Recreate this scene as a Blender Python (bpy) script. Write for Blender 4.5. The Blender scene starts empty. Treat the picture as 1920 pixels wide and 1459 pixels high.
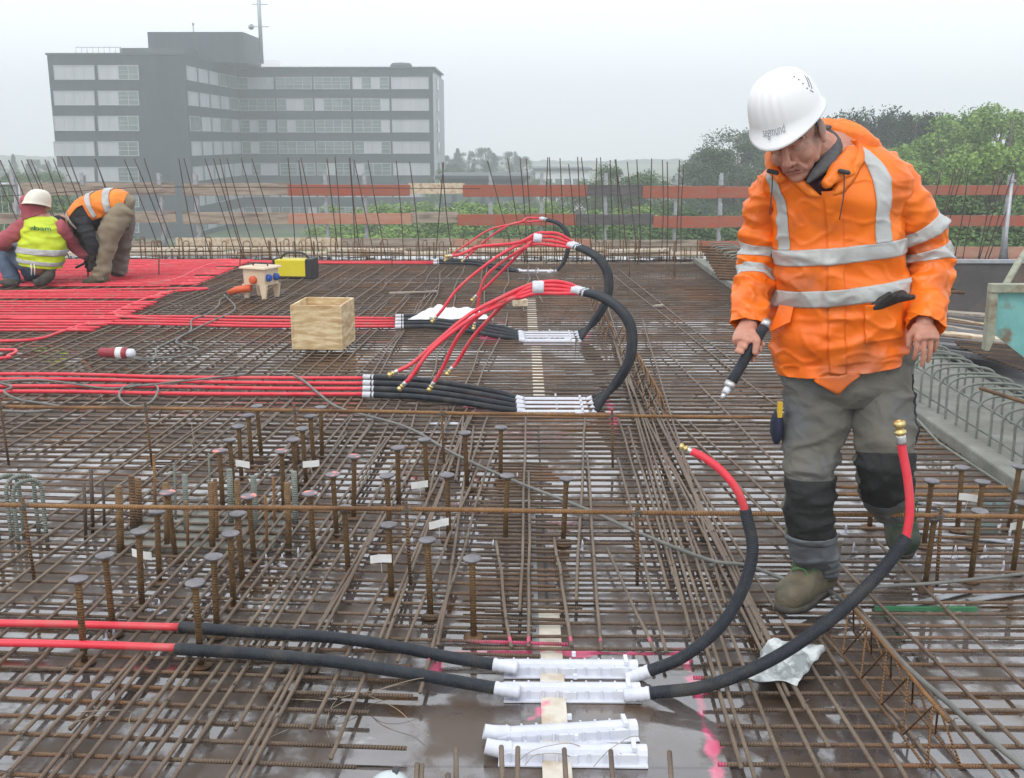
import bpy, math, random
from mathutils import Vector, Matrix, noise, Euler
random.seed(7)
R = math.radians
# ---------------------------------------------------------------- camera, sky, sun
sc = bpy.context.scene
H, F, PITCH, YAW = 1.6, 2000.0, R(13.1), R(0.6)
cd = bpy.data.cameras.new("camera"); cam = bpy.data.objects.new("camera", cd)
sc.collection.objects.link(cam); sc.camera = cam
cam.location = (0, 0, H); cam.rotation_euler = (R(90) - PITCH, 0, YAW)
cd.sensor_width = 36; cd.lens = F / 1920 * 36; cd.clip_start = 0.05; cd.clip_end = 4000
w = bpy.data.worlds.new("World"); sc.world = w; w.use_nodes = True
SUN_EL, SUN_AZ = 52, 200          # the sun sits behind thin overcast, behind and left of the viewer
nt = w.node_tree; nt.nodes.clear()
out = nt.nodes.new("ShaderNodeOutputWorld"); bg = nt.nodes.new("ShaderNodeBackground")
sky = nt.nodes.new("ShaderNodeTexSky"); sky.sky_type = 'NISHITA'; sky.sun_disc = False
sky.sun_elevation = R(SUN_EL); sky.sun_rotation = R(SUN_AZ); sky.dust_density = 6; sky.air_density = 1.0
bg.inputs[1].default_value = 0.12
cl = nt.nodes.new("ShaderNodeMix"); cl.data_type = 'RGBA'; cl.inputs[0].default_value = 0.88   # the cloud layer over the sky
tcw = nt.nodes.new("ShaderNodeTexCoord"); cn = nt.nodes.new("ShaderNodeTexNoise"); cn.inputs["Scale"].default_value = 1.6; cn.inputs["Detail"].default_value = 5; mpw = nt.nodes.new("ShaderNodeMapping"); mpw.inputs["Scale"].default_value = (1, 1, 3.5)
crw = nt.nodes.new("ShaderNodeValToRGB"); crw.color_ramp.elements[0].position = .35; crw.color_ramp.elements[1].position = .68; crw.color_ramp.elements[0].color = (.92, .955, .985, 1); crw.color_ramp.elements[1].color = (1, 1, 1, 1)
nt.links.new(tcw.outputs["Generated"], mpw.inputs[0]); nt.links.new(mpw.outputs[0], cn.inputs["Vector"]); nt.links.new(cn.outputs[0], crw.inputs[0])
scw = nt.nodes.new("ShaderNodeVectorMath"); scw.operation = 'MULTIPLY'; scw.inputs[1].default_value = (11.9, 12.2, 12.75); nt.links.new(crw.outputs[0], scw.inputs[0]); nt.links.new(scw.outputs[0], cl.inputs[7])
nt.links.new(sky.outputs[0], cl.inputs[6]); nt.links.new(cl.outputs[2], bg.inputs[0]); nt.links.new(bg.outputs[0], out.inputs[0])
ld = bpy.data.lights.new("sun", 'SUN'); ld.energy = 0.9; ld.angle = R(25); ld.color = (1, .97, .93)
so = bpy.data.objects.new("sun", ld); sc.collection.objects.link(so)
so.rotation_euler = (R(90 - SUN_EL), 0, R(-20))
vs = sc.view_settings; vs.view_transform = 'Standard'; vs.look = 'None'; vs.exposure = 0.0; vs.gamma = 1
sc.cycles.volume_bounces = 6; sc.cycles.max_bounces = 8; sc.cycles.use_denoising = True
# ---------------------------------------------------------------- picture <-> place (used to measure positions)
CM = Euler((R(90) - PITCH, 0, YAW)).to_matrix()
def ray(px, py): return CM @ Vector(((px - 960) / F, -(py - 729.5) / F, -1))
def P(px, py, z=0.0):
    d = ray(px, py); t = (z - H) / d.z; return Vector((d.x * t, d.y * t, z))
def Q(px, py, Y):
    d = ray(px, py); t = Y / d.y; return Vector((d.x * t, Y, H + d.z * t))
# ---------------------------------------------------------------- mesh helpers
COL = sc.collection
class MB:
    def __init__(s): s.v = []; s.f = []; s.uv = []; s.mi = []; s.m = 0
    def face(s, idx, uv=None):
        s.f.append(tuple(idx)); s.uv.append(uv or [(0, 0)] * len(idx)); s.mi.append(s.m)
    def box(s, c, d, rz=0, M=None, taper=1.0):
        c = Vector(c); b = len(s.v); rot = Matrix.Rotation(rz, 3, 'Z') if M is None else M
        for k in (-1, 1):
            t = taper if k > 0 else 1.0
            for i, j in ((-1, -1), (1, -1), (1, 1), (-1, 1)):
                s.v.append(c + rot @ Vector((i * d[0] / 2 * t, j * d[1] / 2 * t, k * d[2] / 2)))
        for q, (a1, a2) in (((0, 3, 2, 1), (0, 1)), ((4, 5, 6, 7), (0, 1)), ((0, 1, 5, 4), (0, 2)), ((1, 2, 6, 5), (1, 2)), ((2, 3, 7, 6), (0, 2)), ((3, 0, 4, 7), (1, 2))):
            w_, h_ = d[a1], d[a2]
            s.face([b + i for i in q], [(0, 0), (w_, 0), (w_, h_), (0, h_)])
        return s
    def tube(s, pts, r, n=8, cap=True, sq=None):
        pts = [Vector(p) for p in pts]; m = len(pts)
        rr = r if isinstance(r, (list, tuple)) else [r] * m
        T = []
        for i in range(m):
            t = pts[min(i + 1, m - 1)] - pts[max(i - 1, 0)]
            T.append(t.normalized() if t.length > 1e-9 else Vector((0, 0, 1)))
        u = T[0].cross(Vector((0, 0, 1)))
        if u.length < 1e-3: u = T[0].cross(Vector((0, 1, 0)))
        u.normalize(); b = len(s.v); L = 0; Ls = []
        for i in range(m):
            if i:
                u = u - T[i] * u.dot(T[i]); u.normalize(); L += (pts[i] - pts[i - 1]).length
            Ls.append(L); w2 = T[i].cross(u)
            for k in range(n):
                a = 2 * math.pi * k / n
                e = 1.0 if sq is None else sq
                s.v.append(pts[i] + (u * math.cos(a) + w2 * math.sin(a) * e) * rr[i])
        for i in range(m - 1):
            for k in range(n):
                k2 = (k + 1) % n
                s.face([b + i * n + k, b + i * n + k2, b + (i + 1) * n + k2, b + (i + 1) * n + k],
                       [(k / n, Ls[i]), ((k + 1) / n, Ls[i]), ((k + 1) / n, Ls[i + 1]), (k / n, Ls[i + 1])])
        if cap:
            s.face([b + k for k in range(n)][::-1]); s.face([b + (m - 1) * n + k for k in range(n)])
        return s
    def lathe(s, prof, c, n=16, M=None):
        c = Vector(c); M = M or Matrix.Identity(3); b = len(s.v); m = len(prof)
        for (r, z) in prof:
            for k in range(n):
                a = 2 * math.pi * k / n
                s.v.append(c + M @ Vector((r * math.cos(a), r * math.sin(a), z)))
        for i in range(m - 1):
            for k in range(n):
                k2 = (k + 1) % n
                s.face([b + i * n + k, b + i * n + k2, b + (i + 1) * n + k2, b + (i + 1) * n + k], [(k / n, prof[i][1]), ((k + 1) / n, prof[i][1]), ((k + 1) / n, prof[i + 1][1]), (k / n, prof[i + 1][1])])
        s.face([b + k for k in range(n)][::-1]); s.face([b + (m - 1) * n + k for k in range(n)])
        return s
    def ball(s, c, r, M=None, nu=20, nv=12, pw=1.0):
        c = Vector(c); M = M or Matrix.Identity(3); r = (r, r, r) if isinstance(r, (int, float)) else r; b = len(s.v)
        s.v.append(c + M @ Vector((0, 0, -r[2])))
        for j in range(1, nv):
            ph = -math.pi / 2 + math.pi * j / nv
            for k in range(nu):
                a = 2 * math.pi * k / nu
                s.v.append(c + M @ Vector((r[0] * math.cos(ph) * math.cos(a), r[1] * math.cos(ph) * math.sin(a), r[2] * math.sin(ph))))
        s.v.append(c + M @ Vector((0, 0, r[2]))); e = len(s.v) - 1
        for k in range(nu):
            k2 = (k + 1) % nu
            s.face([b, b + 1 + k2, b + 1 + k]); s.face([e, e - nu + k, e - nu + k2])
            for j in range(nv - 2):
                s.face([b + 1 + j * nu + k, b + 1 + j * nu + k2, b + 1 + (j + 1) * nu + k2, b + 1 + (j + 1) * nu + k])
        return s
    def cap(s, a, b_, ra, rb, n=16):                 # tapered capsule from a to b_
        a = Vector(a); b_ = Vector(b_); d = b_ - a; L = d.length; q = d.normalized()
        pts, rr = [], []
        for i in range(5):
            t = math.pi / 2 * i / 4 * .96 + .06; pts.append(a - q * ra * math.cos(t)); rr.append(ra * math.sin(t))
        for i in range(1, 4):
            pts.append(a.lerp(b_, i / 4)); rr.append(ra + (rb - ra) * i / 4)
        for i in range(5):
            t = math.pi / 2 * (1 - i / 4) * .96 + .06; pts.append(b_ + q * rb * math.cos(t)); rr.append(rb * math.sin(t))
        return s.tube(pts, rr, n)
    def quad(s, a, b_, c, d, uv=None):
        b = len(s.v); s.v += [Vector(a), Vector(b_), Vector(c), Vector(d)]; s.face([b, b + 1, b + 2, b + 3], uv or [(0, 0), (1, 0), (1, 1), (0, 1)]); return s
    def prism(s, poly, y0, y1, M=None, c=(0, 0, 0)):   # polygon in x,z extruded in y
        M = M or Matrix.Identity(3); c = Vector(c); b = len(s.v); n = len(poly)
        for y in (y0, y1):
            for (x, z) in poly: s.v.append(c + M @ Vector((x, y, z)))
        s.face(list(range(b, b + n)), [(x, z) for x, z in poly]); s.face(list(range(b + n, b + 2 * n))[::-1], [(x, z) for x, z in poly][::-1])
        for k in range(n):
            k2 = (k + 1) % n; s.face([b + k2, b + k, b + n + k, b + n + k2])
        return s
    def mesh(s, name, mats, smooth=True):
        me = bpy.data.meshes.new(name); me.from_pydata([tuple(v) for v in s.v], [], s.f)
        l = me.uv_layers.new(name="UVMap"); flat = []
        for u in s.uv:
            for a in u: flat += [a[0], a[1]]
        l.data.foreach_set("uv", flat)
        for m in (mats if isinstance(mats, (list, tuple)) else [mats]): me.materials.append(m)
        if max(s.mi, default=0): me.polygons.foreach_set("material_index", s.mi)
        me.polygons.foreach_set("use_smooth", [smooth] * len(me.polygons)); me.update()
        return me
    def build(s, name, mats, parent=None, smooth=True, bevel=0, auto=None):
        me = s.mesh(name, mats, smooth)
        o = bpy.data.objects.new(name, me); COL.objects.link(o)
        if parent:
            o.parent = parent; o.matrix_parent_inverse = pinv(parent)
        if auto: me.set_sharp_from_angle(angle=R(auto))
        if bevel:
            bm = o.modifiers.new("bevel", 'BEVEL'); bm.width = bevel; bm.segments = 2; bm.limit_method = 'ANGLE'; bm.angle_limit = R(40)
        return o
def pinv(p):
    return (Matrix.LocRotScale(p.location, p.rotation_euler, p.scale)).inverted()
def tag(o, label, cat=None, group=None, kind=None):
    if label: o["label"] = label
    if cat: o["category"] = cat
    if group: o["group"] = group
    if kind: o["kind"] = kind
    return o
def thing(name, label, cat, loc=(0, 0, 0), rz=0, group=None):
    o = bpy.data.objects.new(name, None); COL.objects.link(o); o.location = loc; o.rotation_euler = (0, 0, rz); o.empty_display_size = .1
    return tag(o, label, cat, group)
def local(mb, name, mat, parent, **k):               # a part modelled in its thing's own space
    o = mb.build(name, mat, None, **k); o.parent = parent; return o
def dup(o, loc=None, rz=None, label=None, scale=None, parent=None, rot=None):
    c = o.copy(); COL.objects.link(c)
    if parent: c.parent = parent
    for ch in o.children: dup(ch, parent=c)
    if loc is not None: c.location = loc
    if rz is not None: c.rotation_euler = (0, 0, rz)
    if rot is not None: c.rotation_euler = rot
    if scale is not None: c.scale = scale if isinstance(scale, (tuple, list)) else (scale,) * 3
    if label: c["label"] = label
    return c
def spline(pts, n=8):
    pts = [Vector(p) for p in pts]; o = []
    q = [pts[0] * 2 - pts[1]] + pts + [pts[-1] * 2 - pts[-2]]
    for i in range(1, len(q) - 2):
        a, b, c, d = q[i - 1:i + 3]
        for k in range(n):
            t = k / n
            o.append(0.5 * ((2 * b) + (c - a) * t + (2 * a - 5 * b + 4 * c - d) * t * t + (3 * b - a - 3 * c + d) * t ** 3))
    o.append(pts[-1]); return o
# ---------------------------------------------------------------- materials
def mat(name, col, rough=.6, col2=None, nscale=8, nlo=.35, nhi=.65, bump=0, bscale=60, metal=0, spec=.5, coords='Object', col3=None, n3=2.0, detail=6, sheen=0, trans=0, sub=0, r2=None, coat=0, stretch=None, uvwave=None, crease=None):
    m = bpy.data.materials.new(name); m.use_nodes = True; t = m.node_tree; b = t.nodes["Principled BSDF"]
    N, L = t.nodes.new, t.links.new
    b.inputs["Base Color"].default_value = (*col, 1); b.inputs["Roughness"].default_value = rough
    b.inputs["Metallic"].default_value = metal; b.inputs["Specular IOR Level"].default_value = spec
    if trans: b.inputs["Transmission Weight"].default_value = trans
    if coat: b.inputs["Coat Weight"].default_value = coat
    if sub: b.inputs["Subsurface Weight"].default_value = sub; b.inputs["Subsurface Radius"].default_value = (.012, .005, .003); b.inputs["Subsurface Scale"].default_value = 1
    tc = N("ShaderNodeTexCoord"); vec = tc.outputs[coords]
    if stretch:
        mp = N("ShaderNodeMapping"); mp.inputs["Scale"].default_value = stretch; L(vec, mp.inputs[0]); vec = mp.outputs[0]
    cur = None
    if col2:
        n = N("ShaderNodeTexNoise"); n.inputs["Scale"].default_value = nscale; n.inputs["Detail"].default_value = detail; n.inputs["Roughness"].default_value = .65; L(vec, n.inputs["Vector"])
        rp = N("ShaderNodeValToRGB"); rp.color_ramp.elements[0].position = nlo; rp.color_ramp.elements[1].position = nhi
        rp.color_ramp.elements[0].color = (*col, 1); rp.color_ramp.elements[1].color = (*col2, 1)
        L(n.outputs[0], rp.inputs[0]); cur = rp.outputs[0]
        if r2 is not None:
            mr = N("ShaderNodeMapRange"); mr.inputs[1].default_value = nlo; mr.inputs[2].default_value = nhi; mr.inputs[3].default_value = rough; mr.inputs[4].default_value = r2
            L(n.outputs[0], mr.inputs[0]); L(mr.outputs[0], b.inputs["Roughness"])
    if col3:
        n = N("ShaderNodeTexNoise"); n.inputs["Scale"].default_value = n3; n.inputs["Detail"].default_value = 5; L(vec, n.inputs["Vector"])
        rp = N("ShaderNodeValToRGB"); rp.color_ramp.elements[0].position = .52; rp.color_ramp.elements[1].position = .68
        mx = N("ShaderNodeMix"); mx.data_type = 'RGBA'; L(n.outputs[0], rp.inputs[0]); L(rp.outputs[0], mx.inputs[0])
        mx.inputs[6].default_value = (*col, 1)
        if cur: L(cur, mx.inputs[6])
        mx.inputs[7].default_value = (*col3, 1); cur = mx.outputs[2]
    if cur: L(cur, b.inputs["Base Color"])
    h = None
    if bump:
        n = N("ShaderNodeTexNoise"); n.inputs["Scale"].default_value = bscale; n.inputs["Detail"].default_value = 5; L(vec, n.inputs["Vector"]); h = n.outputs[0]
        bp = N("ShaderNodeBump"); bp.inputs["Strength"].default_value = bump; bp.inputs["Distance"].default_value = .01; L(h, bp.inputs["Height"]); L(bp.outputs[0], b.inputs["Normal"])
    if crease:                                         # sharp cloth creases: (scale, strength, depth)
        n = N("ShaderNodeTexNoise"); n.noise_type = 'RIDGED_MULTIFRACTAL'; n.inputs["Scale"].default_value = crease[0]; n.inputs["Detail"].default_value = 2.5; n.inputs["Distortion"].default_value = .9; L(vec, n.inputs["Vector"])
        bp3 = N("ShaderNodeBump"); bp3.inputs["Strength"].default_value = crease[1]; bp3.inputs["Distance"].default_value = crease[2]; L(n.outputs[0], bp3.inputs["Height"])
        if bump: L(bp.outputs[0], bp3.inputs["Normal"])
        L(bp3.outputs[0], b.inputs["Normal"])
    if uvwave:                                         # ribs along a bar or sleeve: (period in m, strength, slant)
        sp = N("ShaderNodeSeparateXYZ"); L(tc.outputs["UV"], sp.inputs[0])
        a = N("ShaderNodeMath"); a.operation = 'MULTIPLY'; a.inputs[1].default_value = 2 * math.pi / uvwave[0]; L(sp.outputs[1], a.inputs[0])
        c = N("ShaderNodeMath"); c.operation = 'MULTIPLY'; c.inputs[1].default_value = 2 * math.pi * uvwave[2]; L(sp.outputs[0], c.inputs[0])
        d = N("ShaderNodeMath"); d.operation = 'ADD'; L(a.outputs[0], d.inputs[0]); L(c.outputs[0], d.inputs[1])
        e = N("ShaderNodeMath"); e.operation = 'SINE'; L(d.outputs[0], e.inputs[0])
        bp2 = N("ShaderNodeBump"); bp2.inputs["Strength"].default_value = uvwave[1]; bp2.inputs["Distance"].default_value = .002; L(e.outputs[0], bp2.inputs["Height"])
        if bump: L(bp.outputs[0], bp2.inputs["Normal"])
        L(bp2.outputs[0], b.inputs["Normal"])
    return m
def pink(m, strength=1.0):                            # sprayed pink marks that lie across deck and bars (world positions)
    t = m.node_tree; N, L = t.nodes.new, t.links.new; b = t.nodes["Principled BSDF"]
    g = N("ShaderNodeNewGeometry"); sp = N("ShaderNodeSeparateXYZ"); L(g.outputs["Position"], sp.inputs[0])
    nz = N("ShaderNodeTexNoise"); nz.inputs["Scale"].default_value = 9; nz.inputs["Detail"].default_value = 6; L(g.outputs["Position"], nz.inputs["Vector"])
    def M_(op, a, c, d=None):
        x = N("ShaderNodeMath"); x.operation = op
        for i, q in enumerate((a, c, d)):
            if q is None: continue
            if isinstance(q, (int, float)): x.inputs[i].default_value = q
            else: L(q, x.inputs[i])
        return x.outputs[0]
    def band(cx, wx, cy, wy):                          # soft-edged rectangle
        a = M_('SUBTRACT', wx, M_('ABSOLUTE', M_('SUBTRACT', sp.outputs[0], cx), 0)); c = M_('SUBTRACT', wy, M_('ABSOLUTE', M_('SUBTRACT', sp.outputs[1], cy), 0))
        return M_('MINIMUM', a, c)
    tot = None
    for r_ in PINKS:
        q = band(*r_); tot = q if tot is None else M_('MAXIMUM', tot, q)
    k = M_('ADD', tot, M_('MULTIPLY', M_('SUBTRACT', nz.outputs[0], .5), .14))
    k = M_('MULTIPLY', k, 60); cl_ = N("ShaderNodeClamp"); L(k, cl_.inputs[0]); k = M_('MULTIPLY', cl_.outputs[0], strength)
    mx = N("ShaderNodeMix"); mx.data_type = 'RGBA'; L(k, mx.inputs[0]); src = b.inputs["Base Color"]
    if src.links: L(src.links[0].from_socket, mx.inputs[6])
    else: mx.inputs[6].default_value = src.default_value
    mx.inputs[7].default_value = (.75, .10, .22, 1); L(mx.outputs[2], src)
def pk(x0, y0, x1, y1):
    a = P(x0, y0); c = P(x1, y1); return ((a.x + c.x) / 2, max(abs(a.x - c.x) / 2, .012), (a.y + c.y) / 2, max(abs(a.y - c.y) / 2, .012))
PINKS = [pk(840, 1218, 1290, 1232), pk(1290, 1225, 1312, 1330), pk(1318, 1330, 1345, 1459), pk(805, 1240, 830, 1262), pk(1000, 1325, 1022, 1345), pk(870, 752, 955, 768), pk(1135, 760, 1160, 800), pk(900, 632, 940, 645), pk(1090, 630, 1110, 640)]
RUST = dict(bump=.35, bscale=120, nscale=14, nlo=.3, nhi=.7)
M = {}
M['bar'] = mat("rebar_steel", (.085, .058, .040), .40, (.205, .142, .095), r2=.65, uvwave=(.008, .6, 1), col3=(.24, .120, .055), n3=1.3, **{**RUST, 'nscale': 5})
M['barL'] = mat("rebar_steel_top", (.11, .080, .057), .40, (.255, .19, .135), r2=.6, uvwave=(.008, .5, 1), col3=(.16, .10, .07), n3=1.1, **{**RUST, 'nscale': 4})
M['rust'] = mat("orange_rust", (.22, .105, .04), .6, (.36, .19, .07), uvwave=(.009, .8, 1), col3=(.16, .075, .03), n3=4, **RUST)
M['rustdk'] = mat("dark_rust", (.09, .05, .032), .6, (.23, .125, .05), uvwave=(.012, .9, 1), **RUST)
M['stud'] = mat("stud_steel", (.11, .062, .03), .6, (.26, .155, .06), nscale=30, nlo=.3, nhi=.7, bump=.5, bscale=90, uvwave=(.009, .45, 1))
M['head'] = mat("stud_head", (.13, .125, .14), .42, (.25, .235, .245), nscale=40, bump=.2, bscale=100, metal=.3)
M['headp'] = mat("stud_head_sprayed", (.20, .18, .20), .5, (.85, .28, .22), nscale=26, nlo=.50, nhi=.56)
M['stirrup'] = mat("green_grey_bar", (.15, .17, .145), .5, (.27, .29, .25), uvwave=(.01, .7, 1), **RUST)
M['starter'] = mat("thin_dark_bar", (.05, .04, .036), .6, (.11, .075, .055), nscale=6)
M['pink'] = None
M['red'] = mat("red_pipe", (.74, .028, .052), .38, (.80, .06, .085), nscale=12, spec=.5, bump=.05, bscale=200, col3=(.62, .11, .11), n3=7)
M['redfar'] = M['red']
M['black'] = mat("black_sleeve", (.016, .022, .030), .5, (.03, .036, .045), nscale=20, spec=.45, col3=(.06, .058, .054), n3=8, uvwave=(.005, .55, 0))
M['tape'] = mat("silver_tape", (.55, .57, .62), .35, (.72, .73, .77), nscale=25, bump=.5, bscale=60)
M['brass'] = mat("brass", (.62, .46, .16), .28, (.75, .60, .28), nscale=40, metal=.85)
M['crimp'] = mat("crimp_steel", (.55, .55, .55), .3, (.7, .7, .7), metal=.8)
M['white_plastic'] = mat("white_plastic", (.60, .62, .70), .42, (.74, .76, .82), nscale=9, bump=.08, bscale=40, coords='Object')
M['concrete'] = mat("concrete", (.17, .175, .15), .75, (.28, .28, .245), nscale=5, bump=.5, bscale=40, col3=(.20, .19, .16), n3=3)
M['wood'] = mat("plywood", (.55, .38, .19), .6, (.80, .65, .40), nscale=5, nlo=.42, nhi=.58, bump=.15, bscale=60, stretch=(1, 1, 4.5), col3=(.46, .28, .12), n3=3.4)
M['plank'] = mat("grey_plank", (.30, .25, .20), .75, (.45, .39, .32), nscale=3, bump=.3, stretch=(1, 6, 9), bscale=12, col3=(.20, .17, .15), n3=2)
M['plankr'] = mat("red_plank", (.38, .115, .075), .7, (.34, .16, .115), nscale=3, bump=.3, stretch=(1.5, 6, 6), bscale=12, col3=(.42, .11, .07), n3=4)
M['plankp'] = mat("pink_faded_plank", (.52, .22, .15), .7, (.48, .32, .24), nscale=3, bump=.3, stretch=(1.5, 6, 6), bscale=12)
M['plankd'] = mat("dark_plank", (.10, .10, .105), .7, (.17, .165, .165), nscale=4, stretch=(1, 6, 6), bump=.3, bscale=12)
M['pale'] = mat("pale_board", (.58, .47, .33), .6, (.72, .64, .50), nscale=5, bump=.2, bscale=40, stretch=(4, 1, 4), col3=(.42, .28, .16), n3=4)
M['galv'] = mat("galvanised_steel", (.38, .40, .42), .45, (.52, .54, .56), nscale=20, metal=.6)
M['cable'] = mat("grey_cable", (.14, .145, .135), .55, (.21, .21, .19), nscale=10)
M['paper'] = mat("white_label", (.88, .89, .87), .6, (.80, .81, .77), nscale=30)
M['dark'] = mat("dark_plastic", (.025, .028, .032), .5, (.04, .042, .046), nscale=15)
# ---------------------------------------------------------------- the setting
def deck_material():
    m = bpy.data.materials.new("wet_formwork"); m.use_nodes = True; t = m.node_tree; b = t.nodes["Principled BSDF"]; N, L = t.nodes.new, t.links.new
    tc = N("ShaderNodeTexCoord")
    def noise_(s, d=6, sx=(1, 1, 1), ro=.6):
        mp = N("ShaderNodeMapping"); mp.inputs["Scale"].default_value = sx; L(tc.outputs["Object"], mp.inputs[0])
        n = N("ShaderNodeTexNoise"); n.inputs["Scale"].default_value = s; n.inputs["Detail"].default_value = d; n.inputs["Roughness"].default_value = ro; L(mp.outputs[0], n.inputs["Vector"]); return n.outputs[0]
    def ramp(src, els):
        r = N("ShaderNodeValToRGB"); e = r.color_ramp.elements
        while len(e) < len(els): e.new(.5)
        for k, (p, c) in enumerate(els): e[k].position = p; e[k].color = (*c, 1)
        L(src, r.inputs[0]); return r.outputs[0]
    # film-faced panels: brown base with rust-coloured silt, worn pale places, panel joints
    base = ramp(noise_(1.6, 8), [(.34, (.06, .042, .03)), (.5, (.12, .098, .088)), (.66, (.20, .18, .185))])
    silt = ramp(noise_(3.3, 8, (1, .6, 1)), [(.54, (0, 0, 0)), (.62, (1, 1, 1))])
    mx = N("ShaderNodeMix"); mx.data_type = 'RGBA'; L(silt, mx.inputs[0]); L(base, mx.inputs[6]); mx.inputs[7].default_value = (.10, .055, .025, 1)
    pale = ramp(noise_(5, 8, (.5, 1.4, 1)), [(.60, (0, 0, 0)), (.66, (1, 1, 1))])
    mx2 = N("ShaderNodeMix"); mx2.data_type = 'RGBA'; L(pale, mx2.inputs[0]); L(mx.outputs[2], mx2.inputs[6]); mx2.inputs[7].default_value = (.30, .29, .27, 1)
    br = N("ShaderNodeTexBrick"); br.inputs["Scale"].default_value = 1; br.inputs["Brick Width"].default_value = 2.5; br.inputs["Row Height"].default_value = .5; br.inputs["Mortar Size"].default_value = .006; br.inputs["Mortar Smooth"].default_value = .1
    br.inputs["Color1"].default_value = (1, 1, 1, 1); br.inputs["Color2"].default_value = (.82, .84, .86, 1); br.inputs["Mortar"].default_value = (.25, .22, .2, 1); L(tc.outputs["Object"], br.inputs["Vector"])
    mx3 = N("ShaderNodeMix"); mx3.data_type = 'RGBA'; mx3.blend_type = 'MULTIPLY'; mx3.inputs[0].default_value = 1; L(mx2.outputs[2], mx3.inputs[6]); L(br.outputs[0], mx3.inputs[7])
    L(mx3.outputs[2], b.inputs["Base Color"])
    wet = noise_(3.4, 7, (1, .75, 1)); rg = ramp(wet, [(.47, (.05, .05, .05)), (.56, (.5, .5, .5))]); L(rg, b.inputs["Roughness"])
    cw = ramp(wet, [(.47, (1, 1, 1)), (.56, (.06, .06, .06))]); L(cw, b.inputs["Coat Weight"])
    dry = N("ShaderNodeMix"); dry.data_type = 'RGBA'; L(ramp(wet, [(.47, (0, 0, 0)), (.60, (1, 1, 1))]), dry.inputs[0]); L(mx3.outputs[2], dry.inputs[6]); dry.inputs[7].default_value = (.075, .046, .026, 1); L(dry.outputs[2], b.inputs["Base Color"])
    b.inputs["Specular IOR Level"].default_value = .9
    bp = N("ShaderNodeBump"); bp.inputs["Strength"].default_value = .05; bp.inputs["Distance"].default_value = .01; L(noise_(25, 3), bp.inputs["Height"]); L(bp.outputs[0], b.inputs["Normal"])
    b.inputs["Coat Roughness"].default_value = .03; b.inputs["Coat IOR"].default_value = 1.75
    pink(m, .9)
    return m
M['deck'] = deck_material()
for k in ('bar', 'barL', 'pale'): pink(M[k], .85)
M['grass'] = mat("grass", (.05, .085, .03), .9, (.10, .15, .05), nscale=.15, col3=(.16, .15, .10), n3=.05)
EDGE = 15.6
mb = MB(); mb.quad((-16, -4, 0), (12, -4, 0), (12, EDGE, 0), (-16, EDGE, 0))
b0 = len(mb.v); mb.v += [Vector(p) for p in ((-16, -4, -.3), (12, -4, -.3), (12, EDGE, -.3), (-16, EDGE, -.3))]
for a_, c_ in ((0, 1), (1, 2), (2, 3), (3, 0)): mb.face([c_, a_, b0 + a_, b0 + c_])
mb.face([b0 + 3, b0 + 2, b0 + 1, b0])
tag(mb.build("formwork_deck", M['deck'], smooth=False), None, None, None, "structure")
mb = MB(); S = 700; mb.quad((-S, -S, -11), (S, -S, -11), (S, S, -11), (-S, S, -11))
tag(mb.build("ground", M['grass'], smooth=False), None, None, None, "structure")
# distant ridges
M['wood_far'] = mat("distant_woodland", (.035, .05, .035), .9, (.06, .085, .045), nscale=.05)
def ridge(name, Y, pts, amp, step, seed=0, thick=30):
    mb = MB(); n = 0; top = []
    x = pts[0][0]
    while x <= pts[-1][0]:
        for i in range(len(pts) - 1):
            if pts[i][0] <= x <= pts[i + 1][0]:
                t = (x - pts[i][0]) / (pts[i + 1][0] - pts[i][0]); y = pts[i][1] + (pts[i + 1][1] - pts[i][1]) * t; break
        q = Q(x, y, Y); q.z += amp * (noise.noise(Vector((q.x * .22, seed, 0))) * .9 + noise.noise(Vector((q.x * .8, seed, 3))) * .5); top.append(q); x += step
    for q in top: mb.v += [Vector((q.x, q.y, -11)), q, Vector((q.x, q.y + thick, -11))]
    for i in range(len(top) - 1):
        a = 3 * i; mb.face([a, a + 3, a + 4, a + 1]); mb.face([a + 1, a + 4, a + 5, a + 2])
    return tag(mb.build(name, M['wood_far'], smooth=True), None, None, None, "structure")
ridge("hills", 600, [(-900, 285), (-200, 290), (300, 296), (900, 300), (1150, 302), (1210, 298), (1320, 300), (1500, 296), (2200, 290), (3000, 288)], 1.5, 6, 1, 80)
# ---------------------------------------------------------------- office block
M['facade'] = mat("dark_cladding", (.022, .031, .044), .6, (.042, .052, .066), nscale=1.2, stretch=(1, 1, .12))
M['facade2'] = mat("light_end_wall", (.36, .38, .41), .7, (.42, .44, .47), nscale=.4)
M['roof'] = mat("roof_parapet", (.06, .067, .075), .6, (.08, .09, .10), nscale=.5)
M['blind'] = mat("closed_blind", (.42, .43, .46), .6, (.52, .52, .55), nscale=.4, stretch=(1, 1, .1))
M['glass'] = mat("office_glass", (.10, .13, .14), .15, (.20, .25, .24), nscale=.25, spec=.8)
M['glassg'] = mat("office_glass_green", (.20, .28, .16), .2, (.24, .30, .22), nscale=.3, spec=.8)
M['frame'] = mat("window_frame", (.42, .43, .46), .5, (.46, .47, .5))
M['white'] = mat("white_paint", (.75, .76, .78), .5, (.8, .8, .82), nscale=2)
bld = thing("office_building", "long dark grey office block with rows of ribbon windows behind the guard rail", "building", (-45, 155, -11))
YL, YR = 142.0, 168.0
zl = lambda y: Q(400, y, YL).z
xl = lambda x, y=200: Q(x, y, YL).x
xr = lambda x, y=200: Q(x, y, YR).x
topL = zl(103); xw0, xw1 = xl(97), xl(350); xr1 = xr(812)
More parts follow.
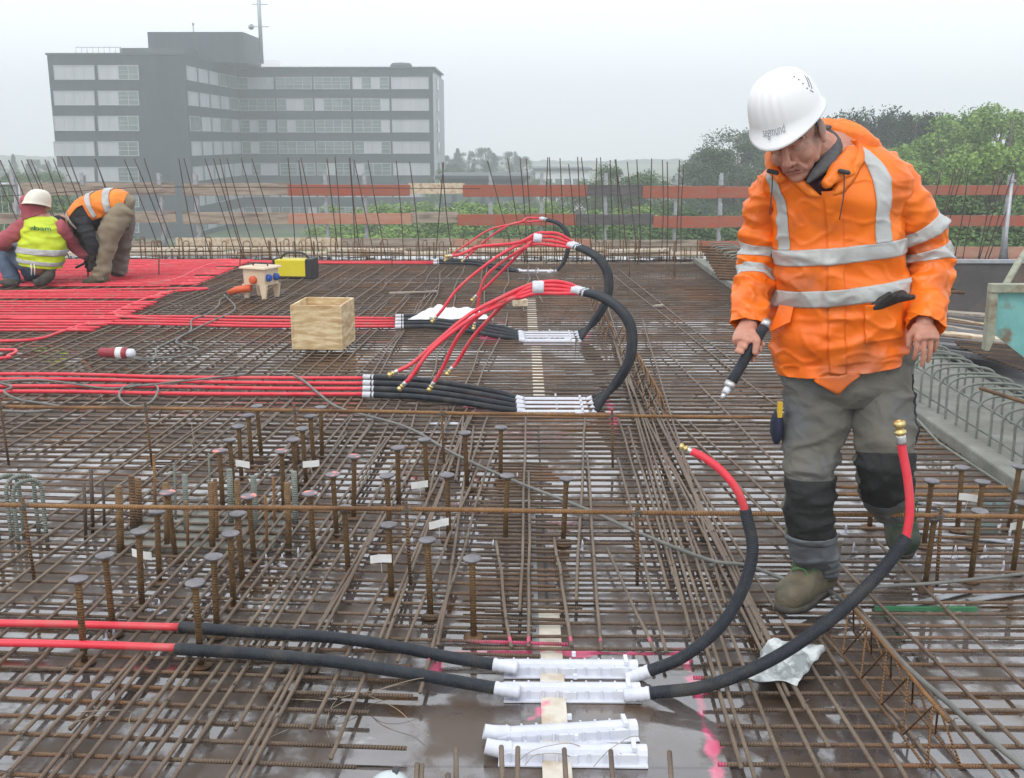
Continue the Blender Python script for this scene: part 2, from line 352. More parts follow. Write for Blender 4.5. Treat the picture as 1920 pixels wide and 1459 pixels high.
mb = MB(); mb.box(((xw0 + xw1) / 2, YL + 23, (topL - 11) / 2), (xw1 - xw0, 46, topL + 11)); mb.build("wall", M['facade'], bld, smooth=False)
mb = MB(); mb.box(((xw1 + xr1) / 2 + .005, YR + 9, (topL - 11) / 2 - .05), (xr1 - xw1, 18, topL + 10.9)); mb.build("wall", M['facade'], bld, smooth=False)
mb = MB(); mb.box((xr1 + .2, YR + 9, (topL - 11) / 2 - .3), (.4, 17.9, topL + 10)); ew = mb.build("end_wall", M['facade2'], bld, smooth=False); ew["label"] = "pale grey end wall"
mb = MB(); mb.box(((xw0 + xw1) / 2, YL + 23, topL + .12), (xw1 - xw0 + .3, 46.3, .25)); mb.box(((xw1 + xr1) / 2 + .1, YR + 9, topL + .10), (xr1 - xw1 + .6, 18.3, .24)); mb.build("parapet", M['roof'], bld, smooth=False)
# penthouse and roof structures
a = Q(276, 60, 156); c = Q(455, 60, 156); mb = MB(); mb.box(((a.x + c.x) / 2, 161, (a.z + topL) / 2), (c.x - a.x, 10, a.z - topL)); mb.build("penthouse", M['facade'], bld, smooth=False)
a = Q(224, 90, 150); c = Q(345, 90, 150); mb = MB(); mb.box(((a.x + c.x) / 2, 153, (a.z + topL) / 2), (c.x - a.x, 6, a.z - topL)); mb.build("plant_room", M['roof'], bld, smooth=False)
a = Q(448, 103, 172); c = Q(560, 118, 172); mb = MB()
mb.box(((a.x + c.x) / 2 - 1.5, 175, topL + .9), (6.5, 5, 1.3), taper=.8); mb.box(((a.x + c.x) / 2 + 2.5, 175, topL + .5), (4, 4, .7), taper=.8); mb.build("skylight", M['white'], bld, smooth=False)
a = Q(752, 118, 172); mb = MB(); mb.lathe([(1.7, topL + .2), (1.7, topL + .7), (1.4, topL + 1.0), (.2, topL + 1.05)], (a.x, 172, 0), 14); mb.build("roof_vent", M['roof'], bld)
mast = Q(488, 60, 158); mb = MB(); mb.tube([(mast.x, 158, topL), (mast.x, 158, topL + 12)], .28, 6); mb.tube([(mast.x, 158, topL + 12), (mast.x, 158, topL + 18)], .15, 6)
for q in (5, 8, 11): mb.tube([(mast.x - 1, 158, topL + q), (mast.x + 1.3, 158, topL + q)], .06, 4)
mb.lathe([(.05, 0), (.42, .12)], (mast.x - 1.1, 157.5, topL + 4.9), 10, Matrix.Rotation(R(80), 3, 'X')); mb.build("antenna_mast", M['galv'], bld)
for q, h in ((363, 2.0), (398, .6)):
    g = Q(q, 60, 158); mb = MB(); mb.tube([(g.x, 158, topL + 3), (g.x, 158, topL + 3.4 + h)], .10, 5); mb.ball((g.x, 158, topL + 3.4 + h), .22, nu=6, nv=4); mb.build("antenna", M['galv'], bld)
mb = MB(); x0, x1 = xl(140), xl(225)
for i in range(9): mb.tube([(x0 + (x1 - x0) * i / 8, YL + 2, topL + .2), (x0 + (x1 - x0) * i / 8, YL + 2, topL + 1.1)], .04, 4)
mb.tube([(x0, YL + 2, topL + 1.1), (x1, YL + 2, topL + 1.1)], .04, 4); mb.build("roof_railing", M['galv'], bld)
# windows: each its own part; recessed glass and frames stand a little proud of the cladding
def window(c, wdt, hgt, ax, kind, seed):
    # c = centre on the wall face, ax = 'x' faces the camera, 'y' faces +x
    rnd = random.Random(seed); Rm = Matrix.Identity(3) if ax == 'x' else Matrix.Rotation(R(90), 3, 'Z')
    def W(x, y, z): return Vector(c) + Rm @ Vector((x, y, z))
    fr = MB(); t = .09
    for z in (-hgt / 2, hgt / 2): fr.box(W(0, -.06, z), (wdt + t, .14, t), M=Rm)
    for x in (-wdt / 2, wdt / 2): fr.box(W(x, -.062, 0), (t, .13, hgt - t), M=Rm)
    n = 4 if kind != 'n' else 1; cells = []
    for i in range(n):
        cells.append('b' if kind == 'b' or (kind == 'm' and i < 2) or (kind == 'r' and rnd.random() < .35) else ('g' if kind == 'g' else 'w'))
    if kind == 'n': cells = ['b' if rnd.random() < .6 else 'w']
    cw = wdt / n
    for i in range(n):
        x = -wdt / 2 + cw * (i + .5)
        if i and cells[i] != 'b' : fr.box(W(x - cw / 2, -.065, 0), (.08, .12, hgt - t), M=Rm)
        if cells[i] in 'wg' and kind != 'n':
            fr.box(W(x, -.066, -hgt * .12), (cw - .1, .1, .07), M=Rm); 
            if rnd.random() < .6: fr.box(W(x, -.058, hgt * .16), (cw * .8, .1, .05), M=Rm)
    f = fr.build("window", M['frame'], bld, smooth=False)
    pn = MB()
    for i in range(n):
        x = -wdt / 2 + cw * (i + .5); pn.m = {'b': 0, 'w': 1, 'g': 2}[cells[i]]
        pn.box(W(x, -.03, 0), (cw - .02, .05, hgt - .04), M=Rm)
    g = pn.build("pane", [M['blind'], M['glass'], M['glassg']], f, smooth=False)
    return f
rowsL = [(123, 149), (171, 197), (218, 245), (266, 292), (314, 340), (363, 388), (411, 436), (459, 484)]
for k, (y0, y1) in enumerate(rowsL):
    z0, z1 = zl(y1), zl(y0)
    for j, (x0, x1, kd) in enumerate(((101, 176, 'b'), (184, 259, 'm'))):
        a, c = xl(x0, y0), xl(x1, y0); window(((a + c) / 2, YL, (z0 + z1) / 2), c - a, z1 - z0, 'x', kd, k * 10 + j)
zz = [((zl(y0) + zl(y1)) / 2, zl(y0) - zl(y1)) for y0, y1 in rowsL]
for k, (zc, hg) in enumerate(zz):
    for i in range(5):
        y0 = YL + .7 + i * 5.1; window((xw1, y0 + 2.2, zc), 4.2, hg, 'y', 'n', k * 20 + i + 100)
    for j, (x0, x1) in enumerate(((450, 515), (520, 586), (591, 657), (663, 730), (735, 804))):
        a, c = xr(x0), xr(x1)
        kd = 'b' if j == 4 else ('g' if j == 0 and k < 5 and k != 0 and False else 'r'); window(((a + c) / 2, YR, zc), c - a, hg, 'x', kd, k * 30 + j + 300)
    mb = MB(); mb.box((xr1 + .45, YR + 4, zc), (.12, 3, hg)); mb.build("window", M['glass'], bld, smooth=False)
# ---------------------------------------------------------------- bottom reinforcement mesh
rnd = random.Random(11)
def bar(name, pts, r, m, label, cat, group, n=8):
    return tag(MB().tube(pts, r, n).build(name, m), label, cat, group)
def wob(a, b, k=5, amp=.006, z=0):
    a, b = Vector(a), Vector(b); o = []
    for i in range(k + 1):
        p = a.lerp(b, i / k); p.x += rnd.uniform(-amp, amp); p.y += rnd.uniform(-amp, amp) * .6; p.z += rnd.uniform(-.0015, .0015); o.append(p)
    return o
XK = 2.28                                              # the concrete kerb on the right
y = 2.20; k = 0; SP = .091
while y < EDGE - 1.6:
    hole = y < 3.02
    tl = math.tan(R(3.4))
    if y < 5.2:
        xa, xb = -3.2, (P(770, 1380).x - rnd.uniform(0, .12) if hole else rnd.uniform(.0, .22))
        if hole: xb = rnd.uniform(-.52, -.30) if y < 2.75 else rnd.uniform(-.42, -.28)
        bar("rebar", wob((xa, y - .05 - xa * tl + .0, .030), (xb, y - .05 - xb * tl, .030)), .0062, M['bar'], "ribbed brown bar lying crosswise in the left half of the near mesh", "rebar", "crosswise bars of the near left mesh")
        xs, xe = (rnd.uniform(.50, .56) if hole else rnd.uniform(-.22, -.12)), (XK - .03 if y > 4.0 else 3.4)
        bar("rebar", wob((xs, y, .030), (xe, y, .030)), .0062, M['bar'], "ribbed brown bar lying crosswise in the right half of the near mesh", "rebar", "crosswise bars of the near right mesh")
    else:
        xa = -y * .62 - .5
        bar("rebar", wob((xa, y + rnd.uniform(-.006, .006), .030), (XK - .03, y + rnd.uniform(-.006, .006), .030), 8, .008), .0066, M['bar'], "ribbed brown bar lying crosswise in the mesh beyond the rusty support rods", "rebar", "crosswise bars of the far mesh", 6)
    y += SP * (1 if y < 6 else (1.12 if y < 9 else 1.3))
# bars running away from the viewer, on top of the crosswise ones
ZL = .044
lab_near = "smooth grey brown bar running away from the viewer at near left"
sl = math.tan(R(3.6))
nb = []
for px in (-640, -560, -470, -400, -310, -240, -150, -75, -35, 7, 50, 87, 100, 142, 180, 211, 255, 292, 330, 379, 420, 456, 468, 536, 605, 668, 735):
    a = P(px + rnd.uniform(-6, 6), 1459, ZL); y1 = rnd.uniform(5.0, 6.6)
    if px > 300: y1 = rnd.uniform(4.6, 6.3)
    y0 = rnd.choice((1.9, 1.9, 1.9, 2.6)) if px < 600 else rnd.uniform(2.45, 3.2)
    pp = wob((a.x + (y0 - a.y) * sl, y0, ZL), (a.x + (y1 - a.y) * sl + rnd.uniform(-.08, .08), y1, ZL), 5, .007)
    nb.append((bar("rebar", pp, .0062, M['barL'], lab_near, "rebar", "lengthwise bars of the near left mesh"), pp))
knot0 = None
def knots(o, pts, p_):                               # tie-wire knots where a lengthwise bar crosses the others
    global knot0
    for i in range(int((pts[0].y - 2.2) / SP), int((pts[-1].y - 2.2) / SP) + 1):
        y_ = 2.2 + i * SP
        if y_ > 4.3 or y_ < 2.3 or rnd.random() > p_: continue
        for a, b in zip(pts, pts[1:]):
            if a.y <= y_ <= b.y:
                c = a.lerp(b, (y_ - a.y) / (b.y - a.y))
                if knot0 is None:
                    mb = MB()
                    for s_ in (-1, 1): mb.tube([Vector((s_ * .009 * math.cos(w_), .009 * math.cos(w_), .0 + .0095 * math.sin(w_))) for w_ in [2 * math.pi * z_ / 10 for z_ in range(11)]], .0011, 4)
                    mb.tube([(0, 0, .008), (.006, .004, .016), (.014, .002, .018)], .0016, 4); knot0 = mb.build("wire_tie", M['wire0']); k_ = knot0
                else: k_ = knot0.copy(); COL.objects.link(k_)
                k_.parent = o; k_.location = (c.x, c.y, c.z - .003); k_.rotation_euler = (0, 0, rnd.uniform(-.5, .5))
M['wire0'] = mat("knot_wire", (.06, .05, .04), .5, (.16, .13, .10), nscale=30)
def pbar(x0, y0, x1, y1, lab, grp, r=.0062, z=ZL, m='barL'):
    a, b = P(x0, y0, z), P(x1, y1, z); pp = wob(a, b, 6, .004); knots(bar("rebar", pp, r, M[m], lab, "rebar", grp), pp, .12)
mid = "lengthwise brown bar fanned out either side of the central timber strip"
for o_, pp in nb: knots(o_, pp, .10)
for q in ((717, 1350 - 135, 880, 775), (822, 1210, 888, 800), (957, 1213, 932, 1015), (993, 1212, 992, 885), (976, 1145, 985, 780), (1072, 1212, 1040, 1010), (1080, 1125, 1096, 785), (1128, 1218, 1100, 850), (1230, 1222, 1136, 1028),
          (1247, 1222, 1160, 860), (1253, 1105, 1160, 785), (1285, 1150, 1178, 800), (880, 880, 915, 780), (855, 900, 870, 782), (795, 960, 838, 785)):
    pbar(*q, mid, "fanned lengthwise bars beside the central strip")
rt = "long straight bar in the dense lengthwise bundle between the pipes and the man"
for x0, y0, x1, y1 in ((1655, 1459, 1190, 720), (1545, 1459, 1170, 700), (1480, 1459, 1150, 640), (1413, 1459, 1135, 560), (1390, 1440, 1140, 600), (1553, 1400, 1215, 790), (1510, 1330, 1225, 770), (1480, 1305, 1232, 780), (1428, 1200, 1210, 720), (1445, 1200, 1190, 660), (1300, 1210, 1150, 620), (1370, 1250, 1180, 650), (1360, 1130, 1205, 600)):
    pbar(x0, y0, x1, y1, rt, "dense lengthwise bundle")
dg = "brown bar lying diagonally across the near right mesh"
for x0, y0, x1, y1 in ((1913, 1401, 1480, 960), (1870, 1459, 1560, 1080), (1780, 1459, 1545, 1190), (1920, 1290, 1640, 1010), (1700, 1459, 1540, 1200), (1500, 1030, 1250, 770), (1475, 960, 1290, 790), (1465, 880, 1240, 650), (1455, 760, 1130, 500), (1400, 700, 1160, 505)):
    pbar(x0, y0, x1, y1, dg, "diagonal bars right")
fl = "lengthwise bar running to the far slab edge beyond the rusty rods"
for i in range(47):                                    # far field
    X = -6.0 + i * .122 + rnd.uniform(-.022, .022); y0 = max(4.9, -X * 1.62) + rnd.uniform(0, .35); y1 = rnd.uniform(9.6, 11.5) if X < -.9 else rnd.uniform(7, 10); s2 = .050 + rnd.uniform(-.008, .008) if X < -1.2 else rnd.uniform(-.03, .06)
    bar("rebar", wob((X, y0, ZL), (X + s2 * (y1 - y0), y1, ZL), 6, .02), .0066, M['barL'], fl, "rebar", "lengthwise bars of the far mesh", 6)
for i in range(34):
    X = -5.6 + i * .175 + rnd.uniform(-.03, .03); y0 = rnd.uniform(9.3, 10.4); y1 = EDGE - 1.8 - rnd.uniform(0, .5); s2 = .045 + rnd.uniform(-.01, .01) if X < -.9 else rnd.uniform(-.05, .03)
    bar("rebar", wob((X, y0, ZL + .012), (X + s2 * (y1 - y0), y1, ZL + .012), 6, .03), .0066, M['barL'], fl, "rebar", "lengthwise bars of the far mesh", 6)
# ---------------------------------------------------------------- support rods on pegs
def rod(name, a, b, pegs, label, r=.0085):
    t = thing(name, label, "support rod", (a + b) / 2 * 1.0)
    t.location.z = 0
    pts = [a.lerp(b, i / 12) + Vector((0, 0, rnd.uniform(-.003, .003))) for i in range(13)]
    MB().tube(pts, r, 10).build("rod", M['rust'], t)
    for x, base in pegs:
        q = a.lerp(b, (x - a.x) / (b.x - a.x)); MB().tube([(x + .01, q.y - .01, .03), (x, q.y - .012, q.z + .035)], .0065, 8).build("peg", M['rustdk'], t)
        tw = MB()
        for s_ in range(3): tw.tube([q + Vector((.016 * math.cos(w_), -.006 + .014 * math.sin(w_), (s_ - 1) * .006 + .005 * math.cos(w_))) for w_ in [2 * math.pi * z_ / 10 for z_ in range(11)]], .0014, 4)
        tw.build("wire_tie", M['cable'], t)
yA, yB = 3.62, 5.05
rod("support_rod", Q(-300, 944, yA), Q(2300, 972, yA), [(Q(q, 960, yA).x, 0) for q in (48, 762, 1193, 1762)], "thick orange rusty rod on pegs crossing the whole near mesh")
rod("support_rod", Q(-300, 757, yB), Q(1470, 784, yB), [(Q(q, 775, yB).x, 0) for q in (4, 275, 553, 828, 1147)], "thinner rusty rod on pegs just in front of the nearest pipe bundle")
# ---------------------------------------------------------------- headed studs
def stud_mesh(paint):
    t = thing("headed_stud", "", "stud", (0, 0, 0)); h = .285
    MB().lathe([(.0105, .004), (.0105, h - .03), (.013, h - .018), (.021, h - .009)], (0, 0, 0), 12).build("shaft", M['stud'], t)
    MB().lathe([(.019, h - .012), (.030, h - .006), (.031, h - .001), (.029, h + .001), (.004, h + .0015)], (0, 0, 0), 20).build("head", M['headp' if paint else 'head'], t)
    MB().lathe([(.034, .003), (.034, .008), (.012, .012)], (0, 0, 0), 16).build("foot", M['rustdk'], t)
    return t
s0, s1 = stud_mesh(False), stud_mesh(True); used = set()
def studs(lst, group, lab, labp):
    for i, (px, py, pnt) in enumerate(lst):
        src = s1 if pnt else s0; q = P(px, py, .285); rot = (R(rnd.uniform(-2.5, 2.5)), R(rnd.uniform(-2.5, 2.5)), rnd.uniform(0, 6))
        if id(src) not in used: used.add(id(src)); o = src; o.location = (q.x, q.y, .0); o.rotation_euler = rot
        else: o = dup(src, (q.x, q.y, .0), rot=rot)
        tag(o, labp if pnt else lab, "stud", group + (" sprayed" if pnt else ""))
studs([(485, 760, 0), (600, 763, 0), (467, 778, 0), (585, 780, 0), (447, 797, 0), (569, 801, 0), (433, 825, 0), (553, 822, 0), (411, 845, 1), (527, 845, 1), (627, 888, 1), (659, 855, 1), (745, 838, 0), (800, 823, 0), (875, 810, 0), (938, 800, 0),
       (320, 922, 1), (470, 928, 1), (583, 924, 1), (728, 890, 0), (840, 890, 0), (947, 892, 0), (1057, 897, 0), (288, 958, 0), (447, 962, 0), (649, 950, 0), (731, 983, 0), (254, 996, 0), (429, 998, 0), (805, 1013, 0), (200, 1041, 0), (397, 1043, 0),
       (887, 1045, 0), (143, 1087, 0), (366, 1091, 0)], "studs left of the man", "rusty headed stud with a grey disc head left of the man", "rusty headed stud whose disc head is sprayed pink")
studs([(1640, 870, 0), (1807, 876, 0), (1744, 900, 0), (1840, 903, 0), (1905, 872, 0), (1746, 968, 0), (1833, 955, 0), (1914, 942, 0), (1700, 873, 0)], "studs right of the man", "rusty headed stud with a grey disc head right of the man", "")
# paper labels tied to studs
for i, (px, py, dx, lab) in enumerate(((455, 870, .02, "small white paper label beside the back row of studs, left one"), (583, 870, -.02, "small white paper label by the back studs, right one"), (265, 1040, .02, "folded white label on a front left stud below the rod"), (787, 909, 0, "white paper label hanging behind the middle studs"),
                          (823, 982, 0, "torn white label just below the thick rusty rod"), (714, 1048, 0, "white label with red print on a stud in the middle foreground"), (1816, 933, 0, "white blank label on a stud right of the man"), (1912, 985, 0, "white label at the right picture edge"))):
    Y = P(px, py + 60, .05).y; c = Q(px, py, Y); rz = rnd.uniform(-.5, .5); wv = .038; mb = MB(); n = 6
    for k in range(n):
        for zz_ in (-.011, .011):
            mb.v.append(c + Matrix.Rotation(rz, 3, 'Z') @ Vector((-wv + 2 * wv * k / (n - 1), .003 * math.sin(k * 1.1 + i), zz_ * 1.35 + .012 * (k / (n - 1) - .5) * math.sin(i * 2))))
    for k in range(n - 1): mb.face([2 * k, 2 * k + 2, 2 * k + 3, 2 * k + 1])
    mb.tube([c + Vector((0, 0, .0)), c + Vector((0, .02, -.06))], .001, 4)
    o = mb.build("paper_label", M['paper'], smooth=False); so_ = o.modifiers.new("t", 'SOLIDIFY'); so_.thickness = .0008; tag(o, lab, "label", "paper labels on the studs")
# thick column starters poking up, and two hairpins
for px, yt, yb, r, m in ((222, 912, 1030, .0145, 'stud'), (246, 892, 1000, .0125, 'rustdk'), (258, 897, 985, .013, 'rustdk'), (288, 853, 960, .006, 'rust'), (326, 868, 975, .005, 'stirrup'), (346, 890, 1000, .011, 'stirrup'), (395, 905, 1030, .012, 'stud'), (403, 898, 1010, .008, 'rust'),
                      (391, 850, 960, .004, 'stirrup'), (430, 880, 985, .012, 'stirrup'), (444, 900, 1020, .012, 'stud'), (475, 892, 1000, .012, 'stirrup'), (497, 930, 1030, .006, 'rust'), (512, 895, 985, .006, 'rust'), (538, 905, 1030, .0125, 'stud'), (551, 884, 985, .012, 'stirrup'),
                      (170, 880, 990, .008, 'starter'), (192, 900, 985, .006, 'starter'), (157, 905, 1010, .007, 'starter'), (310, 905, 1020, .012, 'stud'), (349, 940, 1025, .006, 'rust')):
    Y = P(px, yb, .02).y; top = Q(px, yt, Y); bt = Q(px + 3, yb, Y); bt.z = .0
    tag(MB().tube([bt, bt.lerp(top, .5) + Vector((.002, 0, 0)), top], r, 10).build("column_starter_bar", M[m]), "thick ribbed starter bar standing upright among the left studs" if r > .01 else "thin upright starter bar among the left studs", "starter bar", "thick upright starters" if r > .01 else "thin upright starters")
def hoop(c, wd, h, ang, name, label, group, r=.008, m='stirrup', bend=.35):
    t = Matrix.Rotation(ang, 3, 'Z'); p = []
    for (x, z) in ((-wd / 2, 0), (-wd / 2, h * .6), (-wd / 2, h - bend * wd), (-wd * .42, h - bend * wd * .35), (-wd * .25, h - .004), (0, h), (wd * .25, h - .004), (wd * .42, h - bend * wd * .35), (wd / 2, h - bend * wd), (wd / 2, h * .6), (wd / 2, 0)):
        p.append(Vector(c) + t @ Vector((x, 0, z)))
    return tag(MB().tube(spline(p, 3), r, 8).build(name, M[m]), label, "stirrup", group)
for px, py, ang in ((22, 1010, 1.0), (48, 1010, .8), (62, 1020, .7)):
    c = P(px, py, .0); hoop(c, .11, .27, ang, "hairpin_bar", "green grey hairpin loop standing at the left picture edge", "hairpin loops at left", .0085, bend=.5)
# concrete column head the starters grow from, central strip
mb = MB(); a = P(395, 1000); mb.box((a.x, a.y, .01), (.62, .42, .024)); tag(mb.build("concrete_patch", M['concrete'], smooth=False, bevel=.004), "flat patch of grey concrete under the thick starters", "concrete patch")
M['strip'] = mat("cream_timber", (.62, .56, .46), .55, (.74, .70, .60), nscale=6, bump=.15, bscale=50, col3=(.50, .38, .26), n3=8); pink(M['strip'], .8)
M['metal'] = mat("edge_profile", (.26, .27, .27), .4, (.36, .37, .37), nscale=9, metal=.3); pink(M['metal'], .5)
def strip(name, x0, x1, y0, y1, z, th, m, label, cat):
    Y0, Y1 = P(1000, y0, z).y, P(1000, y1, z).y; a = P(x0, y0, z).x; c = P(x1, y0, z).x; mb = MB(); mb.box(((a + c) / 2, (Y0 + Y1) / 2, z - th / 2), (c - a, Y1 - Y0, th))
    return tag(mb.build(name, m, smooth=False, bevel=.001), label, cat)
strip("timber_strip", 1016, 1066, 1375, 1142, .012, .010, M['strip'], "cream plywood strip lying under the white pipe covers", "timber strip")
strip("timber_strip", 1018, 1075, 1475, 1378, .010, .008, M['strip'], "cream plywood strip end at the bottom edge of the picture", "timber strip")
strip("timber_strip", 1000, 1022, 745, 650, .012, .010, M['strip'], "pale narrow timber strip behind the nearest pipe bundle", "timber strip")
strip("timber_strip", 990, 1010, 640, 560, .012, .010, M['strip'], "pale narrow timber strip between the far pipe bundles", "timber strip")
strip("edge_profile", 998, 1012, 1225, 880, .016, .014, M['metal'], "long grey metal profile along the central joint", "metal profile")
strip("joint_strip", 1024, 1029, 1140, 800, .006, .005, M['dark'], "black rubber joint line along the centre", "joint strip")
M['greenp'] = mat("green_strip", (.05, .20, .09), .5, (.08, .26, .13), nscale=10)
a, c = P(1640, 1142, .01), P(1826, 1137, .01); mb = MB(); mb.box(((a.x + c.x) / 2, a.y, .012), (c.x - a.x, .012, .014)); tag(mb.build("green_strip", M['greenp'], smooth=False), "green plastic strip lying on the deck right of the big hose", "plastic strip")
# steel flat bars and spacers under the right studs
for px, py, ln, ang, lab in ((1700, 1122, .34, .45, "thin zinc flat bar by the hose right of the boot"), (1700, 945, .5, -.9, "thin zinc flat bar slanting under the right studs, back one"), (1740, 1003, .6, -.35, "thin zinc flat bar lying under the right studs, front one"), (1830, 1115, .3, .3, "short zinc flat bar near the right studs")):
    a = P(px, py, .01); mb = MB(); mb.box((a.x + .1, a.y, .008), (ln, .028, .004), ang); tag(mb.build("flat_bar", M['galv'], smooth=False), lab, "flat bar")
sp = thing("bar_spacer", "little white pointed plastic spacer standing between the bars", "spacer", (0, 0, 0), 0, "white plastic spacers")
MB().lathe([(.012, 0), (.012, .004), (.004, .008), (.004, .03), (.0065, .032), (.001, .052)], (0, 0, 0), 8).build("peg", M['white_plastic'], sp); MB().box((0, 0, .003), (.05, .01, .005)).build("foot", M['white_plastic'], sp, smooth=False)
sl_ = [(1718, 1010), (1758, 1000), (1828, 1030), (1845, 1045), (1875, 990), (1892, 1012), (1900, 1040), (1790, 1045), (1715, 1060), (925, 1035), (1092, 1035), (773, 1030), (500, 1062), (530, 1062), (282, 1145), (300, 1150), (560, 1050), (865, 925), (970, 905), (1600, 1040), (1585, 1005), (1880, 1075), (1730, 1100), (660, 1220), (200, 1200), (215, 1205)]
for i, (px, py) in enumerate(sl_):
    q = P(px, py, 0); 
    if i == 0: sp.location = q
    else: dup(sp, q, rz=rnd.uniform(0, 3))
# loose stubs along the bottom edge
for i, (px, py) in enumerate(((855, 1405), (940, 1400), (971, 1402), (1058, 1405), (1145, 1408), (1255, 1410), (782, 1432), (791, 1434), (840, 1452))):
    a = P(px, py, .10); b = P(px + (px - 981) * .02 + rnd.uniform(-4, 4), py + 90, .085)
    tag(MB().tube([b, a], .0065, 8).build("rebar_stub", M['barL']), "sawn end of a thick bar reaching in from the bottom picture edge", "rebar", "bar ends at the bottom edge")
# triangular lattice girders, rust orange
def lattice(p0, p1, h, n, label):
    t = thing("lattice_girder", label, "girder", p0); d = p1 - p0; s_ = d.normalized().cross(Vector((0, 0, 1))) * .045
    MB().tube([p0 + Vector((0, 0, h)), p1 + Vector((0, 0, h))], .0055, 8).build("top_chord", M['rust'], t)
    for q in (-1, 1):
        MB().tube([p0 + s_ * q, p1 + s_ * q], .004, 8).build("bottom_chord", M['rustdk'], t)
        pts = []
        for i in range(2 * n + 1): pts.append(p0.lerp(p1, i / (2 * n)) + (s_ * q if i % 2 == 0 else s_ * .15 * q + Vector((0, 0, h))))
        MB().tube(pts, .0032, 6).build("lacing", M['rust'], t)
lattice(P(1770, 1440, .05), P(1575, 1185, .05), .13, 5, "rust orange lattice girder lying below the man's boot")
lattice(P(1240, 790, .05), P(1165, 640, .05), .14, 9, "rust orange lattice girder beside the standing loop of the nearest bundle")
lattice(P(1145, 640, .05), P(1110, 560, .05), .12, 8, "rust orange lattice girder between the far pipe loops")
for y_, lab in ((913, 'rear bright orange brown bar lying loose behind the right studs'), (927, 'front bright orange brown bar lying loose behind the right studs')):
    tag(MB().tube(wob(P(1480, y_, .062), P(1893, y_ + 1, .062), 6, .003), .009, 8).build("loose_bar", M['rust']), lab, "rebar")
# wire tangle
M['wire'] = mat("tie_wire", (.30, .24, .17), .5, (.40, .34, .26), nscale=10)
for (px, py, n, lab) in ((660, 1300, 7, "loose bundle of thin tie wire left of the white covers"), (235, 1330, 4, "thin tie wires standing up between bars at lower left"), (350, 830, 8, "straggling tie wire lying behind the starters"), (175, 745, 4, "tie wire tuft in front of the red pipes at left"), (560, 742, 4, "tie wire tuft under the black sleeves"), (1090, 1420, 3, "short tie wires by the loose covers")):
    a = P(px, py, .03); mb = MB()
    for i in range(n):
        s_ = a + Vector((rnd.uniform(-.06, .06), rnd.uniform(-.05, .05), 0)); pts = [s_]; d = Vector((rnd.uniform(-1, 1), rnd.uniform(-1, 1), rnd.uniform(.1, .8)))
        for k_ in range(4): d += Vector((rnd.uniform(-.4, .4), rnd.uniform(-.4, .4), -.25)); s_ = s_ + d * .05; s_.z = max(s_.z, .02); pts.append(s_)
        mb.tube(spline(pts, 4), .0012, 4)
    tag(mb.build("tie_wire", M['wire']), lab, "wire")
# ---------------------------------------------------------------- pipes
RP, RS, FSC = .0122, .019, .62
def corr(pts, r, geo):                                   # corrugated sleeve: real rings when near
    if not geo: return MB().tube(pts, r, 12)
    out_, rr = [], []; L = 0; d = []
    for i, p in enumerate(pts):
        if i: L += (pts[i] - pts[i - 1]).length
        d.append(L)
    n = int(L / .0034); j = 0
    for i in range(n + 1):
        s_ = L * i / n
        while j < len(pts) - 2 and d[j + 1] < s_: j += 1
        t = (s_ - d[j]) / max(1e-9, d[j + 1] - d[j]); out_.append(pts[j].lerp(pts[j + 1], t)); rr.append(r * (1.0 if i % 2 else .955))
    return MB().tube(out_, rr, 14)
def tape_on(p0, p1, r, t, m='tape'):
    n = 10; pts = [p0.lerp(p1, i / n) for i in range(n + 1)]; return MB().tube(pts, [r * (1 + .07 * math.sin(i * 2.3)) for i in range(n + 1)], 10).build("tape", M[m], t)
def fitting(t, p, d, r):
    r = r * (FSC if p.y < 3.3 and p.x < .8 else 1)
    q = d.normalized().to_track_quat('Z', 'Y').to_matrix()
    f = MB().lathe([(r * 1.18, -r * .5), (r * 1.22, 0), (r * 1.22, r * 1.4), (r * 1.1, r * 1.7)], p, 14, q).build("crimp_ring", M['crimp'], t)
    MB().lathe([(r * 1.05, r * 1.5), (r * 1.05, r * 2.0), (r * 1.45, r * 2.2), (r * 1.45, r * 2.7), (r * .85, r * 3.0), (r * .85, r * 3.5), (r * 1.35, r * 3.9), (r * 1.5, r * 4.5), (r * 1.35, r * 5.1), (r * .95, r * 5.4), (r * .55, r * 5.35), (r * .5, r * 4.6)], p, 16, q).build("brass_nipple", M['brass'], t)
